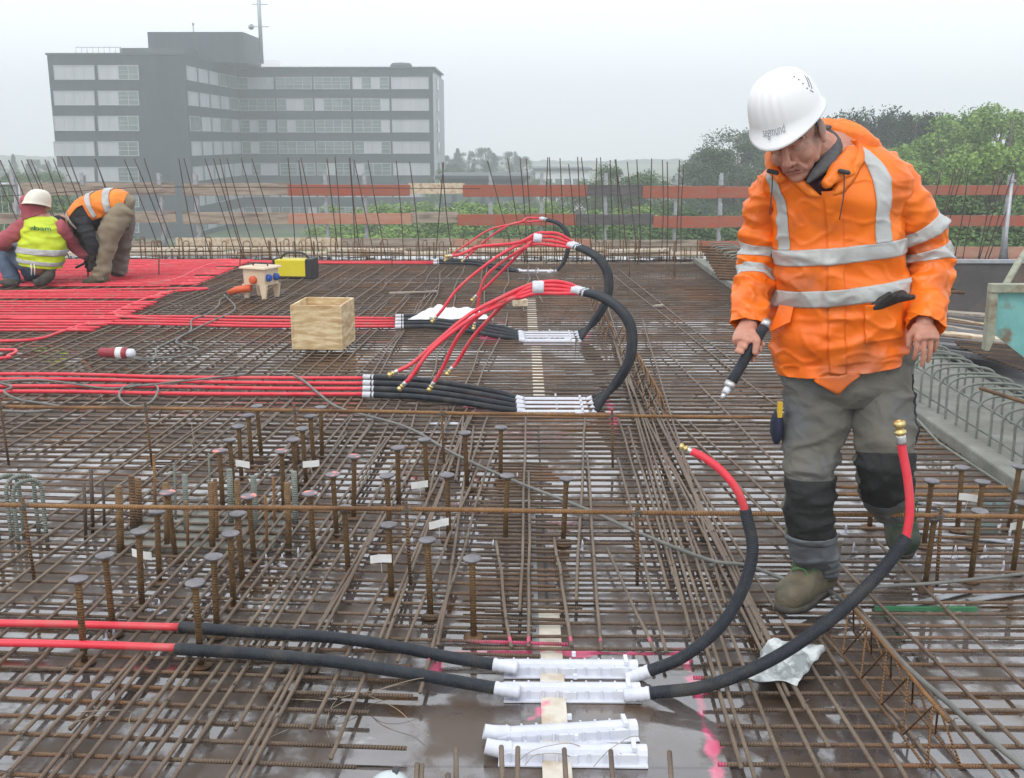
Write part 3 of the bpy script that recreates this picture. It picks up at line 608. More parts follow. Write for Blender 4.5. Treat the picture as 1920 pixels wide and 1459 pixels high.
def cover(c, L, ang, label, tilt=0, group=None, flare=(1, 1), z=0):
    """white U-shaped plastic pipe cover with ribs and a skirt"""
    t = thing("pipe_cover", label, "pipe cover", c, ang, group)
    n = 12; mb = MB(); prof = [(-.024, 0), (-.023, .027), (-.016, .039), (0, .043), (.016, .039), (.023, .027), (.024, 0), (.021, 0), (.021, .026), (0, .040), (-.021, .026), (-.021, 0)]
    for x0, x1 in ((-L / 2, L / 2),):
        mb.prism([(y_, z_) for y_, z_ in prof], x0, x1, Matrix.Rotation(R(-90), 3, 'Z').to_3x3())
    for i in range(9):
        x = -L / 2 + .03 + (L - .06) * i / 8; mb.box((x, -.0275, .018), (.006, .006, .036)); mb.box((x, .0275, .018), (.006, .006, .036))
    mb.box((-L * .02, -.029, .016), (.04, .010, .032)); mb.box((L * .36, -.029, .018), (.05, .010, .036)); mb.box((L * .41, 0, .045), (.012, .05, .012)); mb.box((.01, .024, .052), (.012, .012, .014))
    local(mb, "shell", M['white_plastic'], t, smooth=False, bevel=.0009)
    mb = MB(); mb.box((0, -.033, .004), (L, .018, .004)); mb.box((0, .033, .004), (L, .018, .004)); local(mb, "skirt", M['white_plastic'], t, smooth=False)
    for e, s_ in zip(flare, (-1, 1)):
        if e:
            mb = MB(); mb.tube([(s_ * (L / 2 - .035), 0, .026), (s_ * (L / 2), 0, .028), (s_ * (L / 2 + .015), .002, .030), (s_ * (L / 2 + .035), .004, .034)], [.021, .0225, .0215, .021], 12, cap=False); local(mb, "end_sleeve", M['white_plastic'], t)
    return t
def circuit(label, group, red_in, sleeve1, sleeve2, tail, geo=False, tp=True, r=RP, rs=RS, fit=True, extra=None):
    t = thing("heating_pipe", label, "pipe", (red_in[-1].x, red_in[-1].y, 0), 0, group)
    MB().tube(spline(red_in, 8), r, 10).build("pipe", M['red'], t)
    s1 = spline(sleeve1, 10); corr(s1, rs, geo).build("sleeve", M['black'], t)
    s2 = spline(sleeve2, 10); corr(s2, rs, geo).build("sleeve", M['black'], t)
    tl = spline(tail, 8); MB().tube(tl, r, 10).build("pipe", M['red'], t)
    if tp:
        tape_on(s1[0] - (s1[1] - s1[0]).normalized() * .05, s1[0] + (s1[1] - s1[0]).normalized() * .025, rs * 1.02, t)
        tape_on(s2[-1] + (s2[-1] - s2[-2]).normalized() * .05, s2[-1] - (s2[-1] - s2[-2]).normalized() * .03, rs * 1.02, t)
    tw_ = .05 if tp else .075
    tape_on(s1[-1], s1[-1] + (s1[-1] - s1[-4]).normalized() * tw_, rs * 1.10, t, 'white_plastic'); tape_on(s2[0], s2[0] - (s2[3] - s2[0]).normalized() * tw_, rs * 1.10, t, 'white_plastic')
    if fit: fitting(t, tl[-1], tl[-1] - tl[-2], r * .92)
    return t
ZT = .062
# two near pipes
def near(yl, ylf, former_x, fy, loop, tail, label, Yp):
    rin = [P(x, yy, ZT + .01) for x, yy in ((-500, yl - 8), (-200, yl - 4), (100, yl), (340, ylf))]
    s1 = [P(x, yy, ZT + z_) for x, yy, z_ in former_x]
    s2 = [P(1218, fy, .035)] + [Q(x, yy, Yp + dy) for x, yy, dy in loop]; tl = [Q(x, yy, Yp + dy) for x, yy, dy in tail]
    return circuit(label, None, rin, s1, s2, tl, geo=False, tp=False, r=.0125, rs=.0185)
near(1170, 1176, ((338, 1176, .012), (480, 1186, .012), (620, 1195, .012), (740, 1212, .004), (840, 1232, -.01), (925, 1246, -.022)), 1258, ((1280, 1232, .0), (1350, 1175, .02), (1392, 1105, .04), (1411, 1030, .06), (1397, 955, .08)), ((1402, 975, .08), (1385, 925, .08), (1355, 885, .10), (1320, 858, .12), (1296, 846, .13)), "rear of the two near red pipes, tail ending left of the man's legs", P(1220, 1258, .04).y)
near(1207, 1215, ((330, 1217, .012), (480, 1226, .012), (620, 1240, .012), (740, 1258, .004), (840, 1275, -.01), (928, 1290, -.022)), 1300, ((1330, 1285, .0), (1450, 1235, .0), (1560, 1160, .02), (1640, 1085, .04), (1685, 1030, .05), (1700, 1008, .06)), ((1697, 1020, .06), (1706, 960, .07), (1702, 900, .08), (1692, 845, .09), (1690, 828, .09)), "front of the two near red pipes, brass nipple standing before the man's knee", P(1225, 1300, .04).y)
a, b = P(945, 1262, .0), P(1195, 1262, .0); cover((a + b) / 2, b.x - a.x, 0, "rear taped white pipe cover on the central strip in the foreground", flare=(0, 0))
a, b = P(945, 1306, .0), P(1200, 1306, .0); cover((a + b) / 2, b.x - a.x, 0, "front taped white pipe cover on the central strip in the foreground", flare=(0, 0))
a, b = P(935, 1420, .0), P(1213, 1428, .0); cover((a + b) / 2 + Vector((0, 0, .0)), b.x - a.x, R(-.8), "loose empty white cover nearest the bottom edge", flare=(1, 0))
a, b = P(930, 1405, .0), P(1195, 1380, .0); cover((a + b) / 2 + Vector((0, .02, .0)), b.x - a.x, R(7), "loose empty white cover lying skewed behind the nearest one", flare=(1, 0))
# bundles: n pipes side by side, loop in an upright plane
def bundle(n, name, rows_in, former, sl1, loop, tails, dY, lab, tie, where):
    Y0 = P(former[0], former[2], .04).y
    for i in range(n):
        f = i / max(1, n - 1)                              # 0 = rear, 1 = front
        off = dY * (.5 - f) * (n - 1)
        g = where + " heating pipes"
        rin = rows_in[i]
        yf = Y0 + off
        s1 = [Vector((Q(x, 0, yf).x, 0, 0)) * 0 + Vector((P(x, yy + (f - .5) * sp_, ZT + z_).x, P(x, yy + (f - .5) * sp_, ZT + z_).y, ZT + z_)) for x, yy, sp_, z_ in sl1]
        s1[-1] = Vector((P(former[0], former[2], .04).x - .02, yf, .036))
        xe = P(former[1], former[2], .04).x
        j = (i - (n - 1) / 2)
        s2 = [Vector((xe + .03, yf, .036))] + [Q(x - j * 3, yy + j * 1, Y0 + off * (.92, .8, .65, .5, .35, .25)[q_]) for q_, (x, yy) in enumerate(loop)]
        tl = [Q(x - j * 3, yy + j * 7, Y0 + off * .2) for x, yy in tie] + [Q(x, yy, Y0 - .1 + dy) for x, yy, dy in tails[i]]
        tl = [s2[-1] - (s2[-1] - s2[-2]).normalized() * .03] + tl
        circuit(lab[i], None, rin, s1, s2, tl)
        L = xe - P(former[0], former[2], .04).x
        cover((xe - L / 2, yf, .0), L - .03, 0, "%s white cover of four under %s" % (("rearmost", "second rear", "second front", "front")[i], where) if n == 4 else "%s white cover under %s" % (("rear", "front")[i], where), flare=(0, 0))
    # tape holding the loop together
    c = Q(tie[0][0], tie[0][1], Y0); d = (Q(tie[1][0], tie[1][1], Y0) - c).normalized() if len(tie) > 1 else Vector((-1, 0, 0))
    return c, d
def tiewrap(c, d, h, name_lab):
    q = d.to_track_quat('Z', 'Y').to_matrix(); mb = MB()
    mb.lathe([(.0, -.034), (.9, -.034), (1, -.02), (.96, 0), (1, .02), (.9, .034), (.0, .034)], c, 14, q @ Matrix.Diagonal((h, h * .75, 1)))
    tag(mb.build("tape_band", M['tape']), name_lab, "tape")
rin1 = []
for i, (yl, yr) in enumerate(((702, 708), (712, 718), (724, 728), (735, 738))):
    rin1.append([P(-500, yl - 3, ZT), P(-200, yl, ZT), P(100, yl + rnd.uniform(-1.5, 1.5), ZT), P(300, (yl + yr) / 2 + rnd.uniform(-2, 2), ZT), P(500, yr + rnd.uniform(-1, 1), ZT), P(690, yr + 1, ZT)])
c, d = bundle(4, "a", rin1, (975, 1105, 757), [(695, 724, 33, .008), (780, 728, 33, .008), (860, 738, 31, .006), (930, 750, 30, -.008), (975, 757, 28, -.02)],
    [(1150, 726), (1181, 672), (1183, 615), (1160, 578), (1125, 556), (1090, 546)], [[(940, 558, 0), (880, 590, -.05), (820, 640, -.12), (775, 680, -.16), (745, 696, -.18)], [(940, 570, 0), (880, 600, -.1), (810, 655, -.2), (772, 705, -.25), (760, 718, -.25)], [(940, 565, 0), (900, 590, .0), (860, 630, .0), (830, 690, .0), (813, 718, .0)], [(955, 562, 0), (925, 590, .1), (885, 635, .18), (860, 675, .22), (848, 690, .22)]], .108,
    ["%s red pipe of the nearest four-pipe bundle, looping high" % q for q in ("rearmost", "second from rear", "second from front", "front")], [(1050, 540), (1008, 540), (980, 548)], "the nearest four-pipe bundle")
tiewrap(c - Vector((.13, 0, .0)), d, .058, "silver tape band around the nearest bundle at the top of its loop")
# serpentine field joined to the second bundle
XS = -3.78
def serp(y0, n, step, x_left, feed):                     # passes back and forth, then the feed path
    pts = []
    for i in range(n):
        yy = y0 - i * step; r_ = step / 2
        if i % 2 == 0: pts += [Vector((x_left, yy, ZT)), Vector((x_left / 2 + XS / 2, yy + .01, ZT)), Vector((XS - r_, yy, ZT))] + ([Vector((XS, yy - r_ * .4, ZT)), Vector((XS + r_ * .25, yy - r_, ZT)), Vector((XS, yy - step + r_ * .4, ZT))] if i < n - 1 else [])
        else: pts += [Vector((XS - r_, yy, ZT)), Vector((x_left / 2 + XS / 2, yy - .01, ZT)), Vector((x_left, yy, ZT))]
    if n % 2: return pts + feed
    return pts
rin2 = []
fy = [(594, 597), (599, 602), (605, 607), (611, 613)]
yA0 = 11.05
for i in range(4):
    yy = yA0 - i * .72
    f0, f1 = fy[i]
    if i == 0:
        feed = [P(320, 541, ZT), P(312, 548, ZT), P(270, 561, ZT), P(222, 582, ZT), P(218, 590, ZT), P(250, 593, ZT), P(400, 594, ZT), P(740, 597, ZT)]
        rin2.append(serp(yy, 5, .145, -9, [])[:-2] + feed)
    else:
        tgt = [P(60 + i * 20, 600 + i * 8, ZT)] 
        feed = {1: [P(200, 594, ZT), P(300, 598, ZT), P(500, 601, ZT), P(740, 602, ZT)], 2: [P(150, 604, ZT), P(260, 602, ZT), P(500, 607, ZT), P(740, 607, ZT)],
                3: [P(60, 637, ZT), P(115, 622, ZT), P(165, 608, ZT), P(260, 607, ZT), P(500, 612, ZT), P(740, 612, ZT)]}[i]
        rin2.append([P(-250, (596, 598, 603, 642)[i], ZT + .012 * (i < 3)), P(-60, (594, 597, 602, 640)[i], ZT + .012 * (i < 3))] + feed)
c, d = bundle(4, "b", rin2, (978, 1080, 629), [(752, 603, 20, .008), (815, 603, 20, .008), (880, 612, 18, .006), (935, 622, 18, -.008), (978, 629, 18, -.02)],
    [(1112, 606), (1138, 560), (1140, 515), (1124, 486), (1100, 470), (1078, 461)], [[(970, 455, 0), (900, 462, 0), (880, 470, 0), (860, 478, -.1), (846, 480, -.15)], [(970, 460, 0), (920, 490, -.1), (860, 540, -.15), (830, 580, -.2), (818, 594, -.2)], [(985, 462, 0), (930, 500, .0), (905, 530, .0), (895, 580, .0), (890, 605, .0)], [(985, 465, 0), (950, 500, .1), (920, 530, .18), (900, 548, .2), (893, 555, .2)]], .11,
    ["%s red pipe of the middle four-pipe bundle, behind the nearest loop" % q for q in ("rearmost", "second from rear", "second from front", "front")], [(1045, 450), (1018, 447), (1000, 449)], "the middle four-pipe bundle")
tiewrap(c - Vector((.16, 0, -.01)), d, .055, "silver tape band around the middle bundle at the top of its loop")
rin3 = [[P(250, 500, ZT), P(330, 493, ZT), P(415, 487, ZT), P(520, 490, ZT), P(815, 491, ZT)], [P(200, 533, ZT), P(262, 531, ZT), P(330, 523, ZT), P(380, 500, ZT), P(425, 491, ZT), P(560, 493, ZT), P(815, 494, ZT)]]
c, d = bundle(2, "c", rin3, (975, 1040, 507), [(820, 491, 5, .008), (880, 492, 5, .008), (920, 498, 5, .0), (950, 504, 5, -.01), (975, 507, 5, -.02)],
    [(1058, 490), (1066, 460), (1062, 435), (1045, 418), (1020, 411)], [[(975, 417, 0), (920, 430, 0), (880, 455, 0), (855, 472, 0), (840, 484, 0)], [(960, 420, 0), (925, 440, 0), (895, 465, .1), (872, 485, .1)]], .10,
    ["rear red pipe of the farthest two-pipe bundle near the slab edge", "front red pipe of the farthest two-pipe bundle near the slab edge"], [(1000, 412), (985, 413)], "the farthest two-pipe bundle")
# rest of the two serpentine fields
for fld, (y0, npass, step, lab) in enumerate(((yA0 - .72, 4, .145, "second serpentine of red pipe in the near field at left"), (yA0 - .72 - .58, 4, .145, "third serpentine of red pipe in the near field at left"), (yA0 - .72 - 1.16, 4, .145, "fourth serpentine of red pipe in the near field, closest to the viewer"),
                         (14.1, 7, .13, "rearmost serpentine of red pipe in the far field by the guard rail"), (13.2, 7, .13, "middle serpentine of red pipe in the far field beside the bending man"), (12.3, 7, .13, "front serpentine of red pipe in the far field under the kneeling man"))):
    t = thing("floor_heating_pipe", lab, "pipe", (-6, y0, 0), 0, None)
    MB().tube(spline(serp(y0, npass, step, -11, []), 6), .0105 if fld > 2 else .0115, 8).build("pipe", M['red'], t)
    cl_ = MB()
    for i in range(npass): cl_.box((-5 - rnd.random(), y0 - i * step, ZT - .004), (.02, .05, .02))
    cl_.build("clips", M['dark'], t, smooth=False)
t = tag(MB().tube(spline([P(-200, 655, ZT), P(0, 656, ZT), P(26, 656, ZT), P(30, 660, ZT), P(15, 667, ZT), P(0, 672, ZT), P(-200, 690, ZT)], 8), RP, 8).build("pipe_loop", M['red']), "single red pipe bend entering at the left picture edge", "pipe")
# ---------------------------------------------------------------- people
def crs(a, t):                                          # catmull-rom on a list of tuples/vectors, t in 0..1
    n = len(a) - 1; x = min(max(t, 0), 1) * n; i = min(int(x), n - 1); f = x - i
    p0, p1, p2, p3 = a[max(i - 1, 0)], a[i], a[i + 1], a[min(i + 2, n)]
    return 0.5 * ((p1 * 2) + (p2 - p0) * f + (p0 * 2 - p1 * 5 + p2 * 4 - p3) * f * f + (p1 * 3 - p0 - p2 * 3 + p3) * f ** 3)
class Surf:
    """lofted garment surface; u runs round it (u=.75 is the front), v along it"""
    def __init__(s, C, X, Y, rx, ry, disp=None, ex=2.0): s.C, s.X, s.Y, s.rx, s.ry, s.disp, s.ex = C, X, Y, rx, ry, disp, ex; s.inset = 0
    def pt(s, u, v, off=0.0):
        c = crs(s.C, v); X = crs(s.X, v).normalized(); Y = crs(s.Y, v).normalized(); rx = crs(s.rx, v); ry = crs(s.ry, v)
        a = 2 * math.pi * u; ca, sa = math.cos(a), math.sin(a); e = 2 / s.ex
        cx = math.copysign(abs(ca) ** e, ca); sy = math.copysign(abs(sa) ** e, sa)
        d = (X * ca * ry + Y * sa * rx); d.normalize()
        p = c + X * cx * rx + Y * sy * ry
        k = s.disp(p, u, v) if s.disp else 0
        return p + d * (k + off - s.inset)
    def patch(s, mb, u0, u1, v0, v1, nu, nv, off=0.0, skip=None, closed=False, cap0=False, cap1=False):
        b = len(mb.v)
        for j in range(nv + 1):
            for i in range(nu + (0 if closed else 1)): mb.v.append(s.pt(u0 + (u1 - u0) * i / nu, v0 + (v1 - v0) * j / nv, off if not callable(off) else off(i / nu, j / nv)))
        m = nu if closed else nu + 1
        for j in range(nv):
            for i in range(nu):
                u = u0 + (u1 - u0) * (i + .5) / nu; v = v0 + (v1 - v0) * (j + .5) / nv
                if skip and skip(u % 1, v): continue
                i2 = (i + 1) % m; mb.face([b + j * m + i, b + j * m + i2, b + (j + 1) * m + i2, b + (j + 1) * m + i], [(u, v)] * 4)
        if cap0: mb.face([b + i for i in range(m)][::-1])
        if cap1: mb.face([b + nv * m + i for i in range(m)])
        return mb
def fold(amp=.008, f=9, seed=0, st=(1, 1, 1), crease=.0, cf=5):
    def g(p, u, v):
        q = Vector((p.x * st[0], p.y * st[1], p.z * st[2])) * f + Vector((seed, seed * 2, 0)); k = noise.noise(q) * amp + noise.noise(q * 2.3) * amp * .4
        if crease: r_ = 1 - abs(noise.noise(Vector((p.x * cf, p.y * cf, p.z * cf * 2.2)) + Vector((seed + 7, 0, 0)))) * 3.2; k += crease * max(0, r_)
        if crease: r2_ = 1 - abs(noise.noise(Vector((p.x * cf * 2.3 + p.z * cf * .9, p.y * cf * 2.3, p.z * cf * 3.4)) + Vector((0, seed + 3, 0)))) * 5; k += crease * .45 * max(0, r2_) ** 1.5
        return k
    return g
def rings(L, ry, disp=None, ex=2.3, tilt=0):            # (xl, yl, xr, yr, Y) picture-measured section widths
    C, X, Yx, rx = [], [], [], []
    for (xl_, yl_, xr_, yr_, Y) in L:
        a, b = Q(xl_, yl_, Y), Q(xr_, yr_, Y); C.append((a + b) / 2); X.append((b - a).normalized()); Yx.append(Vector((0, 1, 0))); rx.append((b - a).length / 2)
    return Surf(C, X, Yx, rx, list(ry), disp, ex)
def limb(L, disp=None, flat=1.0, ex=2.1):               # (px, py, Y, radius in pixels) along the centre line
    C = [Q(a, b, Y) for a, b, Y, r in L]; rr_ = [r * (Q(a + 1, b, Y) - Q(a, b, Y)).length for a, b, Y, r in L]; X, Y_ = [], []
    for i in range(len(C)):
        t = (C[min(i + 1, len(C) - 1)] - C[max(i - 1, 0)]).normalized(); y = Vector((0, 1, 0)); y = (y - t * y.dot(t))
        if y.length < .3: y = Vector((0, 0, 1)) - t * t.z
        y.normalize(); x = y.cross(t); x = (x if x.x > 0 or abs(x.x) < .2 else -x) if not X else (x if x.dot(X[-1]) > 0 else -x); X.append(x.normalized()); Y_.append(y)
    return Surf(C, X, Y_, rr_, [r * flat for r in rr_], disp, ex)
def textmesh(s, font_size=1.0, off_=.0):
    cu = bpy.data.curves.new("t", 'FONT'); cu.body = s; cu.size = font_size; cu.resolution_u = 3; cu.align_x = 'CENTER'; cu.offset = off_
    o = bpy.data.objects.new("t", cu); COL.objects.link(o); dg = bpy.context.evaluated_depsgraph_get(); me = bpy.data.meshes.new_from_object(o.evaluated_get(dg))
    v = [tuple(x.co) for x in me.vertices]; f = [tuple(p.vertices) for p in me.polygons]; bpy.data.objects.remove(o); return v, f
def remeshed(mb, name, m, parent, vox=.004, smooth=3):
    o = mb.build(name, m, parent); r_ = o.modifiers.new("r", 'REMESH'); r_.mode = 'VOXEL'; r_.voxel_size = vox; r_.use_smooth_shade = True
    s_ = o.modifiers.new("s", 'SMOOTH'); s_.iterations = smooth; s_.factor = .5; return o
M['skin'] = mat("weathered_skin", (.58, .28, .195), .48, (.47, .19, .135), nscale=18, nlo=.4, nhi=.75, bump=.15, bscale=220, sub=.08, col3=(.36, .22, .17), n3=9)
M['orange'] = mat("hi_vis_orange", (1.0, .215, .006), .38, (.92, .155, .005), nscale=5, nlo=.35, nhi=.75, bump=.10, bscale=90, spec=.5, crease=(5, 1.0, .03), col3=(.52, .12, .025), n3=4.2)
M['orange2'] = mat("hi_vis_orange_lining", (.93, .25, .012), .45, (.90, .17, .008), nscale=6, bump=.1, bscale=90, crease=(6, 1.0, .03))
M['refl'] = mat("reflective_tape", (.47, .48, .47), .38, (.56, .57, .56), nscale=7, bump=.15, bscale=90, spec=.6, crease=(6, .8, .02), col3=(.36, .35, .32), n3=5)
M['trous'] = mat("grey_work_trousers", (.112, .106, .088), .8, (.155, .147, .122), nscale=5, bump=.2, bscale=120, crease=(6, 1.0, .03), col3=(.12, .135, .15), n3=3)
M['trous2'] = mat("blue_grey_trousers", (.10, .112, .125), .8, (.145, .155, .165), nscale=6, bump=.2, bscale=120, crease=(7, 1.0, .03))
M['pad'] = mat("black_knee_patch", (.012, .013, .013), .75, (.022, .023, .022), nscale=30, bump=.2, bscale=120)
M['navy'] = mat("navy_panel", (.015, .02, .05), .7, (.022, .028, .06), nscale=12)
M['helmet'] = mat("white_helmet", (.80, .81, .82), .28, (.84, .84, .84), nscale=3, bump=.02)
M['shirt'] = mat("maroon_shirt", (.075, .022, .028), .9, (.11, .04, .045), nscale=20)
M['collar'] = mat("grey_knit_collar", (.075, .075, .078), .9, (.11, .11, .115), nscale=40, bump=.3, bscale=120)
M['hair'] = mat("grey_hair", (.10, .10, .105), .7, (.20, .20, .21), nscale=60, stretch=(1, 1, .3), bump=.6, bscale=150)
M['boot'] = mat("muddy_boot", (.10, .085, .055), .65, (.15, .125, .08), nscale=10, bump=.4, bscale=60, col3=(.045, .06, .04), n3=12)
M['sole'] = mat("boot_sole", (.035, .032, .028), .7, (.09, .08, .06), nscale=16)
M['lace'] = mat("green_lace", (.05, .20, .06), .7, (.09, .27, .10), nscale=30)
M['boot2'] = mat("green_boot", (.035, .06, .04), .65, (.07, .09, .055), nscale=14, bump=.4, bscale=60)
M['glove'] = mat("black_glove", (.014, .014, .015), .6, (.04, .035, .03), nscale=22, bump=.4, bscale=60)
M['lip'] = mat("lip", (.36, .13, .10), .45); M['eye'] = mat("eye", (.55, .5, .46), .2); M['brow'] = mat("eyebrow", (.07, .055, .045), .8)
ink = mat("print_grey", (.25, .26, .30), .6); inkg = mat("print_green", (.03, .22, .10), .6)
def frame(c, S, Fw, U):
    A = Matrix((S, Fw, U)).transposed(); return lambda x, y, z: c + A @ Vector((x, y, z)), A
def head(mb, c, S, Fw, U, neck):
    W, A = frame(c, S, Fw, U); Bx = lambda x, y, z, r: mb.ball(W(x, y, z), r, A, 18, 12)
    Bx(0, -.012, .022, (.076, .096, .088)); Bx(0, .028, -.045, (.063, .062, .078)); Bx(0, .038, -.088, (.050, .048, .036)); Bx(0, .074, -.112, (.021, .016, .017)); Bx(0, .060, -.108, (.034, .026, .024))
    for s_ in (-1, 1):
        Bx(s_ * .036, .062, -.047, (.027, .024, .024)); mb.cap(W(s_ * .012, .090, .010), W(s_ * .048, .070, .008), .011, .010, 10); Bx(s_ * .031, .074, -.010, (.017, .014, .012)); Bx(s_ * .0125, .103, -.050, (.009, .011, .008))
        Bx(s_ * .080, -.016, -.022, (.008, .019, .033)); Bx(s_ * .086, -.024, -.014, (.005, .018, .025)); Bx(s_ * .082, -.012, -.048, (.006, .010, .012)); mb.cap(W(s_ * .050, .02, -.085), W(s_ * .062, -.01, -.045), .016, .016, 10)
        mb.cap(W(s_ * .018, .090, -.055), W(s_ * .033, .074, -.088), .007, .006, 8)
    mb.cap(W(0, .088, .002), W(0, .114, -.042), .009, .012, 12); Bx(0, .113, -.046, (.013, .013, .010))
    mb.cap(W(-.022, .084, -.0745), W(.022, .084, -.0745), .0065, .0065, 8); Bx(0, .090, -.0745, (.016, .007, .006)); mb.cap(W(-.018, .083, -.0865), W(.018, .083, -.0865), .0075, .0075, 8); Bx(0, .078, -.080, (.030, .012, .020))
    mb.cap(W(0, -.028, -.035), neck, .060, .066, 16); return W, A
def fingers(mb, base, D, N, B_, curl, spec, sc_=1.0):
    """fingers from knuckles; D = finger direction, N = palm side, B_ = across; spec rows: across, back, length, radius, own curl"""
    for (ac, bk, ln, r, cu) in spec:
        p = base + B_ * ac * sc_ + D * bk * sc_; d = D.copy(); ax = B_
        for k, fr in enumerate((.46, .30, .24)):
            ang = (curl + cu) * (.55, 1.0, .8)[k]; d = (Matrix.Rotation(ang, 3, ax) @ d).normalized()
            q = p + d * ln * fr * sc_; mb.cap(p, q, r * (1, .93, .86)[k] * sc_, r * (.95, .88, .74)[k] * sc_, 12); p = q
FS = [(-.031, -.004, .070, .0093, .05), (-.010, .003, .080, .0097, 0), (.011, .000, .075, .0092, .03), (.031, -.008, .058, .0080, .10)]
# ================= the man in the orange jacket
man = thing("person", "man in orange rain jacket, white helmet and grey trousers stepping over the bars", "person", (Q(1580, 700, 3.45).x, 3.45, .05))
hc = Q(1476, 221, 3.30); U = Vector((-.42, -.31, .86)).normalized(); Fw = Vector((-.41, -.80, -.47)); Fw = (Fw - U * Fw.dot(U)).normalized(); S = Fw.cross(U).normalized()
if S.x < 0: S = -S
mb = MB(); hW, hA = head(mb, hc - U * .050 + Fw * .0, S, Fw, U, Q(1565, 300, 3.42))
# trunk, arms and legs inside the clothes, joined to head and hands as one skin
cp = lambda a, b, ra, rb: mb.cap(a, b, ra, rb, 14)
sh_r, sh_l = Q(1470, 340, 3.46), Q(1665, 325, 3.42); pel = Q(1582, 660, 3.47); nk = Q(1565, 305, 3.43)
cp(nk, pel, .10, .11); cp(sh_r, sh_l, .05, .05); cp(pel + Vector((-.07, 0, 0)), pel + Vector((.07, 0, 0)), .10, .10)
el_r, wr_r = Q(1418, 500, 3.52), Q(1405, 602, 3.33); cp(sh_r, el_r, .034, .032); cp(el_r, wr_r, .034, .026)
el_l, wr_l = Q(1742, 495, 3.47), Q(1733, 605, 3.30); cp(sh_l, el_l, .045, .035); cp(el_l, wr_l, .034, .027)
kn_r, an_r = Q(1515, 930, 3.40), Q(1530, 1066, 3.46); cp(pel + Vector((-.09, 0, 0)), kn_r, .07, .05); cp(kn_r, an_r, .045, .03)
kn_l, an_l = Q(1655, 880, 3.34), Q(1668, 955, 3.86); cp(pel + Vector((.09, 0, 0)), kn_l, .07, .05); cp(kn_l, an_l, .045, .03)
# his left hand hanging beside the hoops, back of the hand to the viewer
D = (Q(1737, 660, 3.27) - Q(1733, 600, 3.29)).normalized(); B_ = Vector((1, .12, 0)); B_ = (B_ - D * B_.dot(D)).normalized(); N_ = D.cross(B_)
kn = Q(1738, 633, 3.27)
mb.tube([wr_l, wr_l.lerp(kn, .35), wr_l.lerp(kn, .75), kn + D * .008], [.026, .034, .040, .034], 14, sq=.5)
for ac in (-.030, -.010, .010, .029): cp(wr_l.lerp(kn, .3), kn + B_ * ac + D * .002, .014, .0115)
fingers(mb, kn, D, N_, B_, .20, [(-.033, -.004, .074, .0089, .10), (-.0112, .003, .085, .0092, .0), (.0112, .000, .080, .0088, .05), (.033, -.008, .062, .0077, .16)])
tb_ = wr_l.lerp(kn, .25) - B_ * .028; t1 = tb_ - B_ * .020 + D * .030 + Vector((0, .012, 0)); t2 = t1 + D * .030 + Vector((0, .004, 0)) - B_ * .004; cp(tb_, t1, .014, .0115); cp(t1, t2, .0112, .0085)
# his right hand closed round the hose piece
hoA, hoB = Q(1441, 598, 3.27), Q(1353, 748, 3.16); hd_ = (hoB - hoA).normalized(); gr = hoA.lerp(hoB, .36)
kn = gr + Vector((-.030, .004, .012)); mb.tube([wr_r, wr_r.lerp(kn, .4), wr_r.lerp(kn, .8), kn], [.026, .033, .037, .030], 14, sq=.62)
toC = Vector((0, -1, -.15)).normalized()
for k, (o_, r) in enumerate(((-.030, .0098), (-.010, .0100), (.011, .0095), (.031, .0084))):    # four fingers wrap behind and under the hose, tips at the front right
    b0_ = gr + hd_ * o_; side = hd_.cross(toC).normalized(); side = side if side.x > 0 else -side
    p0 = kn + hd_ * o_ * .9; p1 = b0_ - side * .024 + toC * .010; p2 = b0_ - side * .012 - toC * .026; p3 = b0_ + side * .018 - toC * .022; p4 = b0_ + side * .027 + toC * .002
    cp(p0, p1, r * 1.15, r); cp(p1, p2, r, r * .95); cp(p2, p3, r * .95, r * .9); cp(p3, p4, r * .88, r * .75)
p0 = wr_r.lerp(kn, .45) + Vector((.014, -.016, 0)); p1 = gr - hd_ * .03 + toC * .030 - side * .006; p2 = gr + hd_ * .002 + toC * .029 + side * .007; cp(p0, p1, .0155, .0125); cp(p1, p2, .0122, .0095)
body = remeshed(mb, "body", M['skin'], man, .0034, 2)
# face details lie on the head
mb = MB(); mb.cap(hW(-.022, .0905, -.0805), hW(.022, .0905, -.0805), .0022, .0022, 8); mb.cap(hW(-.02, .0905, -.0885), hW(.02, .0905, -.0885), .0042, .0042, 8).cap(hW(-.015, .092, -.076), hW(.015, .092, -.076), .0032, .0032, 8); mb.build("lips", M['lip'], man)
for s_ in (-1, 1):
    mb = MB()
    for i in range(26):
        f = i / 25; a = hW(s_ * (.014 + .036 * f), .1005 - .022 * f ** 2 - .004, .012 + .004 * math.sin(f * 3)); mb.tube([a, a + hA @ Vector((s_ * .007, .004, .004 * (1 - f)))], .0011, 4)
    mb.build("eyebrow", M['brow'], man)
    MB().ball(hW(s_ * .031, .0795, -.0135), (.0135, .010, .0085), hA, 14, 8).build("eye", M['eye'], man); MB().ball(hW(s_ * .031, .0805, -.0105), (.0145, .0105, .0080), hA, 14, 8).build("eyelid", M['skin'], man)
